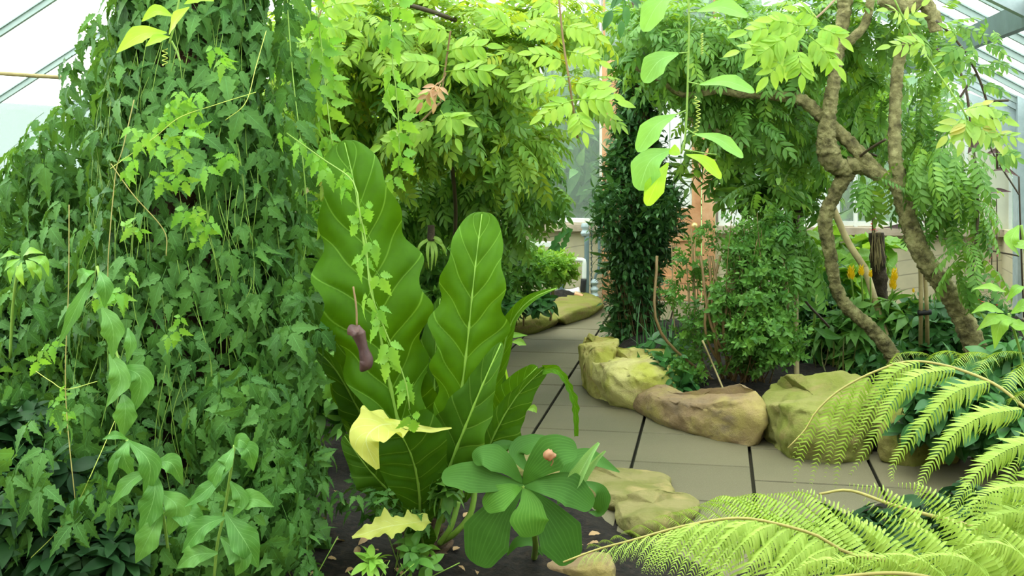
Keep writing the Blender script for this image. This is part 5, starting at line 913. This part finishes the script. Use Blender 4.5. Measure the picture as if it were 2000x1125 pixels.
for pts, wv, mt in (([(1090, 985), (1110, 925), (1150, 895), (1210, 922)], 50, M_ROS), ([(1040, 930), (1010, 885), (1050, 862), (1092, 862)], 44, M_ROS), ([(1140, 940), (1170, 960), (1170, 1000), (1150, 1000)], 40, M_ROS), ([(975, 920), (960, 890), (985, 870), (1020, 868)], 30, M_ROS), ([(1060, 1085), (1040, 1060), (1010, 1060), (990, 1085)], 26, M_ROS), ([(1050, 1085), (1065, 1065), (1072, 1075), (1070, 1090)], 24, M_ROS)):
    leaf_part(root, 'leaf', mt, [(*p, YR+.14+.02*q) for q, p in enumerate(pts)], wl(wv), hint=(0, -1, 1), cup=.2, wave=.03, nu=24, nv=8)
leaf_part(root, 'rolled_leaf', M_BUD, [(1120, 948, YR-.02), (1138, 915, YR-.04), (1155, 885, YR-.04), (1170, 865, YR-.03)], [22, 30, 26, 5], hint=(-.4, -1, .1), cup=1.2, nu=22, nv=10)
leaf_part(root, 'rolled_leaf', M_BUD, [(1122, 946, YR), (1145, 918, YR), (1165, 895, YR), (1182, 880, YR)], [16, 20, 18, 4], hint=(.5, -1, .2), cup=1.0, nu=22, nv=10)
mm = MB(); tube(mm, [P(1066, 890, YR-.09), P(1072, 888, YR-.10), P(1082, 892, YR-.09)], [.012, .018, .01], 14, 10, lump=.6, lumpf=60); tube(mm, [P(1078, 893, YR-.10), P(1080, 902, YR-.09), P(1076, 910, YR-.08)], .002, 8, 4)
tag(mm.build('withered_blossom', M_PINK, loc=P(1074, 885, YR-.22)), 'small dried pinkish blossom lying on a rosette leaf', 'blossom')
t = thing('small_broad_plant', 'young pale-leaved plant between the giant leaves and the path', 'plant', P(965, 1005, 4.9)); mm = MB(); tube(mm, [P(963, 1005, 4.9), P(965, 880, 4.9)], .005, 6, 5); mm.build('main_stem', M_STEM, t)
for pts, wv, mt in (([(975, 790, 4.9), (985, 765, 4.85), (988, 720, 4.85)], 26, M_PASSL), ([(985, 665, 6.2), (1000, 655, 6.2), (1030, 655, 6.2)], 12, M_BROADL), ([(1000, 668, 6.2), (1015, 668, 6.2), (1028, 674, 6.2)], 16, M_BROADL), ([(1030, 800, 5), (1042, 798, 5), (1048, 806, 5)], 16, M_BROADL)): leaf_part(t, 'leaf', mt, pts, wl(wv), cup=.25, nu=14, nv=6)
mm = MB(); stems(mm, [[(965, 880, 4.9), (975, 830, 4.9), (975, 790, 4.9)], [(975, 840, 4.9), (1010, 820, 4.95), (1030, 800, 5)], [(970, 860, 4.9), (970, 740, 5.6), (985, 665, 6.2)]], .004, 12, 5); mm.build('stem', M_STEM, t)
# small herbs on the front bed
for lb, blob, n_, mt, tp in (('lobed-leaved herb creeping around the base of the giant plant', [Bl(780, 985, 4.15, 90, 35, .12), Bl(700, 965, 4.2, 40, 30, .1)], 46, M_VINE, TERN), ('broad little leaves growing at the foot of the giant plant', [Bl(805, 1085, 4.0, 45, 30, .08), Bl(860, 940, 4.15, 30, 30, .1)], 20, M_SHRUB, WHB), ('tiny seedling alone on the dark soil at lower left of the giant plant', [Bl(725, 1095, 3.9, 10, 6, .02)], 4, M_SHRUBL, WH), ('trailing herb on the soil at the right foot of the climber column', [Bl(590, 1060, 3.9, 35, 70, .12), Bl(610, 930, 4.1, 30, 50, .12)], 46, M_VINE, TERN)):
    mm = MB(); blobs_scatter(mm, blob, n_, tp, (.05, .085), .5, .0, .5, .2, 1.2, .05); ms = MB(); c = blob[0][0]
    for _ in range(4): tube(ms, [(c[0]+rng.normal(0, .02), c[1], .02), (c[0]+rng.normal(0, .08), c[1]+rng.normal(0, .05), max(.14, c[2]))], .002, 5, 4)
    plant('small_herb', lb, 'plant', (c[0], c[1], .03), [('foliage', mt, mm)], [('stems', M_STEM, ms)])
# fallen leaves and twigs
lt = leaf_tpl(ov, 8, 4, .35, .3, .06, W=.5)
first = None; spots = [(630, 1010), (655, 1055), (690, 1110), (740, 1075), (760, 1095), (640, 1090), (680, 985), (895, 1105), (930, 1115), (1130, 1062), (1150, 1045), (720, 1050), (770, 1110), (655, 960), (700, 1085), (905, 1010), (940, 1010), (610, 1115), (1170, 1060), (885, 1075)]
for x, yy in spots:
    g = G(x, yy, .045)
    if first is None:
        m = MB(); m.add(*trans(lt, np.eye(3), np.zeros(3), .06)); first = m.build('fallen_leaf', M_LIT, loc=(0, 0, 0)); o = first
    else: o = first.copy(); COL.objects.link(o)
    o.location = g; o.rotation_euler = (rng.normal(0, .3), rng.normal(0, .3), rng.uniform(0, 6)); s = rng.uniform(.5, 1.0); o.scale = (s, s, s)
    tag(o, 'small dry brown leaf fallen on the dark front soil', 'fallen leaf', 'fallen leaves on the front bed')
# ================================================================== tree fern, right foreground
PNU = [leaf_tpl(lambda u, q=q: max(.02, (1-u**2.2)*(.62+.5*(1-((u*11+q) % 1)))), 22, 2, .15, dr_, W=.15) for q, dr_ in ((0, .2), (.3, .4), (.6, .6))]
FB = np.array([1.75, 2.75, 0.0])
root = thing('tree_fern', 'lime-green tree fern with arching feathery fronds filling the lower right corner', 'fern', FB)
mm = MB(); tube(mm, [FB, FB+[0, 0, .3], FB+[0.0, 0, .62]], [.13, .11, .09], 40, 20, lump=.5, lumpf=22); mm.build('trunk', M_DBARK, root)
crown = FB+np.array([0, 0, .6])
def pinna(m, mr_, pts, L, hint, sp=9.5, tip=.15, droopy=.25, ang=1.25, r0=None, L0=None):
    """a leaflet-bearing side branch; L pinnule length in px at its distance"""
    C3 = [P(*p) for p in pts]; ln = sum(np.linalg.norm(np.array(C3[i+1])-C3[i]) for i in range(len(C3)-1)); Yb = pts[len(pts)//2][2]
    n_ = max(6, int(ln/(sp*Yb/F))); C = catmull(C3, n_); T, S, Nn = frames(C, np.asarray(hint, float)); tube(mr_, C[::2] if n_ > 8 else C, [.0026, .001], max(6, n_//2), 4, caps=False)
    pos, ds, ns, sc = [], [], [], []
    for i in range(n_):
        u = i/(n_-1); l = L*Yb/F*(1-(1-tip)*u**1.8)*min(1, .55+u*4 if L0 is None else L0+u*4)
        for sg in (1, -1):
            a = ang+rng.normal(0, .05); d = T[i]*math.cos(a)+S[i]*sg*math.sin(a)-Nn[i]*droopy+np.array([0, 0, -.35])+rng.normal(0, .04, 3); pos.append(C[i]); ds.append(d); ns.append(Nn[i]+rng.normal(0, .08, 3)); sc.append(l)
    pos, ds, ns, sc = map(np.array, (pos, ds, ns, sc)); ch = rng.integers(0, 3, len(pos)); rr = rng.random(len(pos)) if r0 is None else np.full(len(pos), r0)
    for i in range(3): s_ = ch == i; m.scatter(PNU[i], pos[s_], mats(ds[s_], ns[s_]), sc[s_], rr[s_])
def frond(label, rach, pins, rr=(.010, .003)):
    mr_ = MB(); tube(mr_, rach, list(rr), 60, 8); f = mr_.build('frond', M_RACH, root); f['label'] = label
    for pts, L, hint, kw in pins:
        m = MB(); mx = MB(); pinna(m, mx, pts, L, hint, **kw); o = m.build('pinna', M_FERN, f)
def densify(L):
    out = []
    for (p, l), (q, k) in zip(L[:-1], L[1:]):
        out.append((p, l)); n_ = 5; P1, P2 = catmull([x[:2]+(0,) if len(x) == 2 else x for x in p], n_), catmull([x[:2]+(0,) if len(x) == 2 else x for x in q], n_); A = (P1+P2)/2
        if np.abs(P1-P2)[:, :2].max() < 140: out.append(([tuple(r_) if len(p[0]) == 3 else tuple(r_[:2]) for r_ in A], (l+k)/2))
    return out+[L[-1]]
H1 = (0, -1, .5)
def Yd(pts, Y0, Y1): n_ = len(pts); return [(p[0], p[1], Y0+(Y1-Y0)*i/(n_-1)) for i, p in enumerate(pts)]
R1 = [crown, P(2120, 880, 2.75), P(2040, 818, 2.8), P(2005, 798, 2.85), P(1955, 758, 2.9), P(1910, 735, 2.95), P(1843, 713, 3.0), P(1775, 706, 3.05), P(1708, 726, 3.05), P(1640, 762, 3.05), P(1595, 803, 3.05), P(1573, 839, 3.05), P(1539, 875, 3.05)]
k1 = dict(sp=7.5, ang=1.2)
pn1 = [(Yd([(1932, 747), (1865, 767), (1802, 830), (1748, 902), (1743, 938)], 2.9, 2.75), 44), (Yd([(1995, 800), (1923, 812), (1865, 848), (1811, 920), (1792, 965)], 2.8, 2.62), 48), (Yd([(2050, 860), (1990, 870), (1932, 902), (1883, 960), (1860, 1010)], 2.7, 2.5), 50),
 (Yd([(1865, 722), (1793, 735), (1743, 785), (1715, 840), (1662, 925)], 2.97, 2.85), 42), (Yd([(1795, 708), (1752, 726), (1725, 765), (1694, 821), (1668, 880)], 3.03, 2.95), 38), (Yd([(1706, 727), (1680, 765), (1660, 830), (1640, 895), (1632, 950)], 3.05, 3.0), 34),
 (Yd([(1640, 762), (1618, 810), (1606, 860), (1590, 920), (1584, 950)], 3.05, 3.0), 28), (Yd([(1598, 800), (1580, 850), (1560, 902), (1552, 950)], 3.05, 3.02), 24), (Yd([(1573, 839), (1558, 870), (1548, 900)], 3.05, 3.02), 16), (Yd([(1668, 743), (1650, 790), (1628, 850), (1612, 930)], 3.05, 3.0), 28), (Yd([(1745, 712), (1712, 760), (1690, 800), (1655, 870)], 3.05, 3.02), 32)]
pn1b = [(Yd([(1815, 706), (1840, 686), (1875, 690), (1902, 712)], 3.05, 3.3), 26), (Yd([(1905, 732), (1930, 700), (1965, 686), (2010, 690)], 3.0, 3.25), 32), (Yd([(1960, 760), (1990, 720), (2030, 705), (2080, 720)], 2.9, 3.1), 36), (Yd([(1740, 712), (1760, 690), (1800, 688), (1830, 700)], 3.1, 3.4), 22), (Yd([(1860, 716), (1890, 690), (1925, 690), (1950, 705)], 3.05, 3.3), 28), (Yd([(1980, 780), (2010, 762), (2060, 770)], 2.85, 3.0), 36)]
frond('upper arching frond with leaflets hanging like curtains', R1, [(p, L, H1, k1) for p, L in pn1]+[(p, L, (0, -.6, 1), k1) for p, L in pn1b], (.0065, .002))
R2 = [crown, P(2080, 1190, 2.55), P(1940, 1160, 2.5), P(1793, 1107, 2.45), P(1662, 1082, 2.42), P(1595, 1046, 2.42), P(1518, 1023, 2.42), P(1451, 1012, 2.42), P(1388, 1017, 2.42), P(1316, 1032, 2.42), P(1235, 1055, 2.42), P(1167, 1073, 2.42), P(1100, 1098, 2.42)]
k2 = dict(sp=7.5, ang=1.15)
lo2 = [([(1640, 1066), (1590, 1085), (1545, 1125), (1530, 1160)], 46), ([(1572, 1038), (1548, 1065), (1505, 1122), (1490, 1150)], 46), ([(1520, 1022), (1478, 1040), (1430, 1085), (1405, 1130)], 44), ([(1482, 1016), (1442, 1030), (1395, 1080), (1360, 1135)], 42), ([(1425, 1014), (1390, 1035), (1350, 1080), (1325, 1130)], 36), ([(1370, 1020), (1343, 1037), (1312, 1080), (1290, 1120)], 30), ([(1318, 1032), (1295, 1055), (1268, 1090), (1255, 1118)], 24), ([(1270, 1045), (1250, 1065), (1232, 1095)], 18), ([(1225, 1057), (1205, 1080), (1192, 1105)], 15), ([(1185, 1069), (1168, 1088), (1158, 1105)], 12), ([(1150, 1080), (1135, 1098), (1128, 1112)], 9), ([(1345, 1026), (1315, 1050), (1290, 1085), (1272, 1120)], 22)]
up2 = [([(1700, 1090), (1640, 1020), (1577, 965), (1520, 962)], 44), ([(1625, 1065), (1560, 1005), (1490, 966), (1440, 968)], 42), ([(1560, 1035), (1505, 1000), (1450, 972), (1405, 975)], 38), ([(1500, 1018), (1465, 992), (1415, 968), (1370, 985)], 34), ([(1440, 1013), (1400, 985), (1362, 985)], 28), ([(1385, 1017), (1350, 995), (1318, 1000)], 22), ([(1330, 1028), (1300, 1006), (1275, 1012)], 16), ([(1280, 1042), (1250, 1025), (1230, 1035)], 13), ([(1230, 1057), (1205, 1045), (1190, 1055)], 11), ([(1180, 1070), (1155, 1062), (1145, 1072)], 8)]
frond('low frond reaching left across the bottom edge', R2, [(Yd(p, 2.42, 2.3), L*1.2, (0, -.8, .9), k2) for p, L in densify(sorted(lo2, key=lambda z_: -z_[0][0][0]))]+[(Yd(p, 2.43, 2.62), L*1.2, (0, -.5, 1), k2) for p, L in densify(sorted(up2, key=lambda z_: -z_[0][0][0]))], (.0065, .002))
R3 = [crown, P(2060, 1150, 2.5), P(1990, 1080, 2.55), P(1900, 1030, 2.6), P(1810, 1005, 2.62), P(1740, 985, 2.65), P(1660, 958, 2.7), P(1600, 965, 2.7)]
up3 = [([(1856, 1120), (1820, 1055), (1775, 996), (1728, 958), (1660, 945)], 50), ([(1766, 1110), (1715, 1055), (1645, 1000), (1577, 960), (1540, 962)], 46), ([(1990, 1125), (1964, 1060), (1958, 990), (1972, 930), (1990, 895)], 76), ([(1900, 1125), (1880, 1050), (1850, 990), (1800, 950), (1755, 945)], 54), ([(2030, 1060), (2020, 980), (2035, 900), (2060, 850)], 70), ([(1700, 1125), (1670, 1080), (1610, 1030), (1560, 1010)], 40), ([(1940, 1125), (1915, 1040), (1905, 980), (1880, 935)], 56)]
frond('middle frond filling the bottom right corner', R3, [(Yd(p, 2.42+.05*(hash(p[0][0]) % 4), 2.52+.05*(hash(p[0][0]) % 4)), L, (-.1, -1, .7), dict(sp=7.5, ang=1.3)) for p, L in up3]+[([(1500+i*85+300, 1160, 2.32), (1470+i*85+300, 1090, 2.34), (1415+i*85+300, 1035, 2.38), (1340+i*85+300, 1010-i*8, 2.42)], 58, (0, -1, .8), dict(sp=8, ang=1.25)) for i in range(5)]+[([(2080, 1000+i*55, 2.5), (2010, 955+i*50, 2.48), (1940, 960+i*50, 2.45), (1870, 1010+i*50, 2.4)], 52, (0, -1, .8), dict(sp=8, ang=1.2)) for i in range(3)], (.010, .003))
R4 = [crown, P(2060, 1200, 2.3), P(1900, 1150, 2.25), P(1760, 1120, 2.22), P(1600, 1130, 2.2)]
lo4 = [([(1960, 1170), (1900, 1100), (1830, 1085), (1760, 1105)], 50), ([(1870, 1150), (1800, 1095), (1740, 1085), (1680, 1110)], 46), ([(1780, 1125), (1730, 1090), (1660, 1090), (1600, 1120)], 44), ([(2040, 1150), (1990, 1080), (1930, 1060), (1860, 1080)], 52), ([(1690, 1125), (1640, 1095), (1580, 1100), (1540, 1130)], 40)]
frond('lowest frond along the bottom edge at right', R4, [(Yd(p, 2.3, 2.2), L, (0, -1, .9), dict(sp=8, ang=1.2)) for p, L in lo4], (.009, .003))
R5 = [crown, P(2040, 1240, 2.6), P(1900, 1210, 2.62), P(1700, 1190, 2.64), P(1500, 1180, 2.66), P(1340, 1170, 2.68)]
up5 = [([(1420+i*52, 1175), (1400+i*51, 1110), (1360+i*50, 1055-i*3), (1290+i*50, 1030-i*7)], 44+i) for i in range(13)]
frond('rear frond behind the lower ones at the bottom right', R5, [(Yd(p, 2.68, 2.8), L, (0, -.8, .9), dict(sp=9, ang=1.25)) for p, L in up5], (.009, .003))
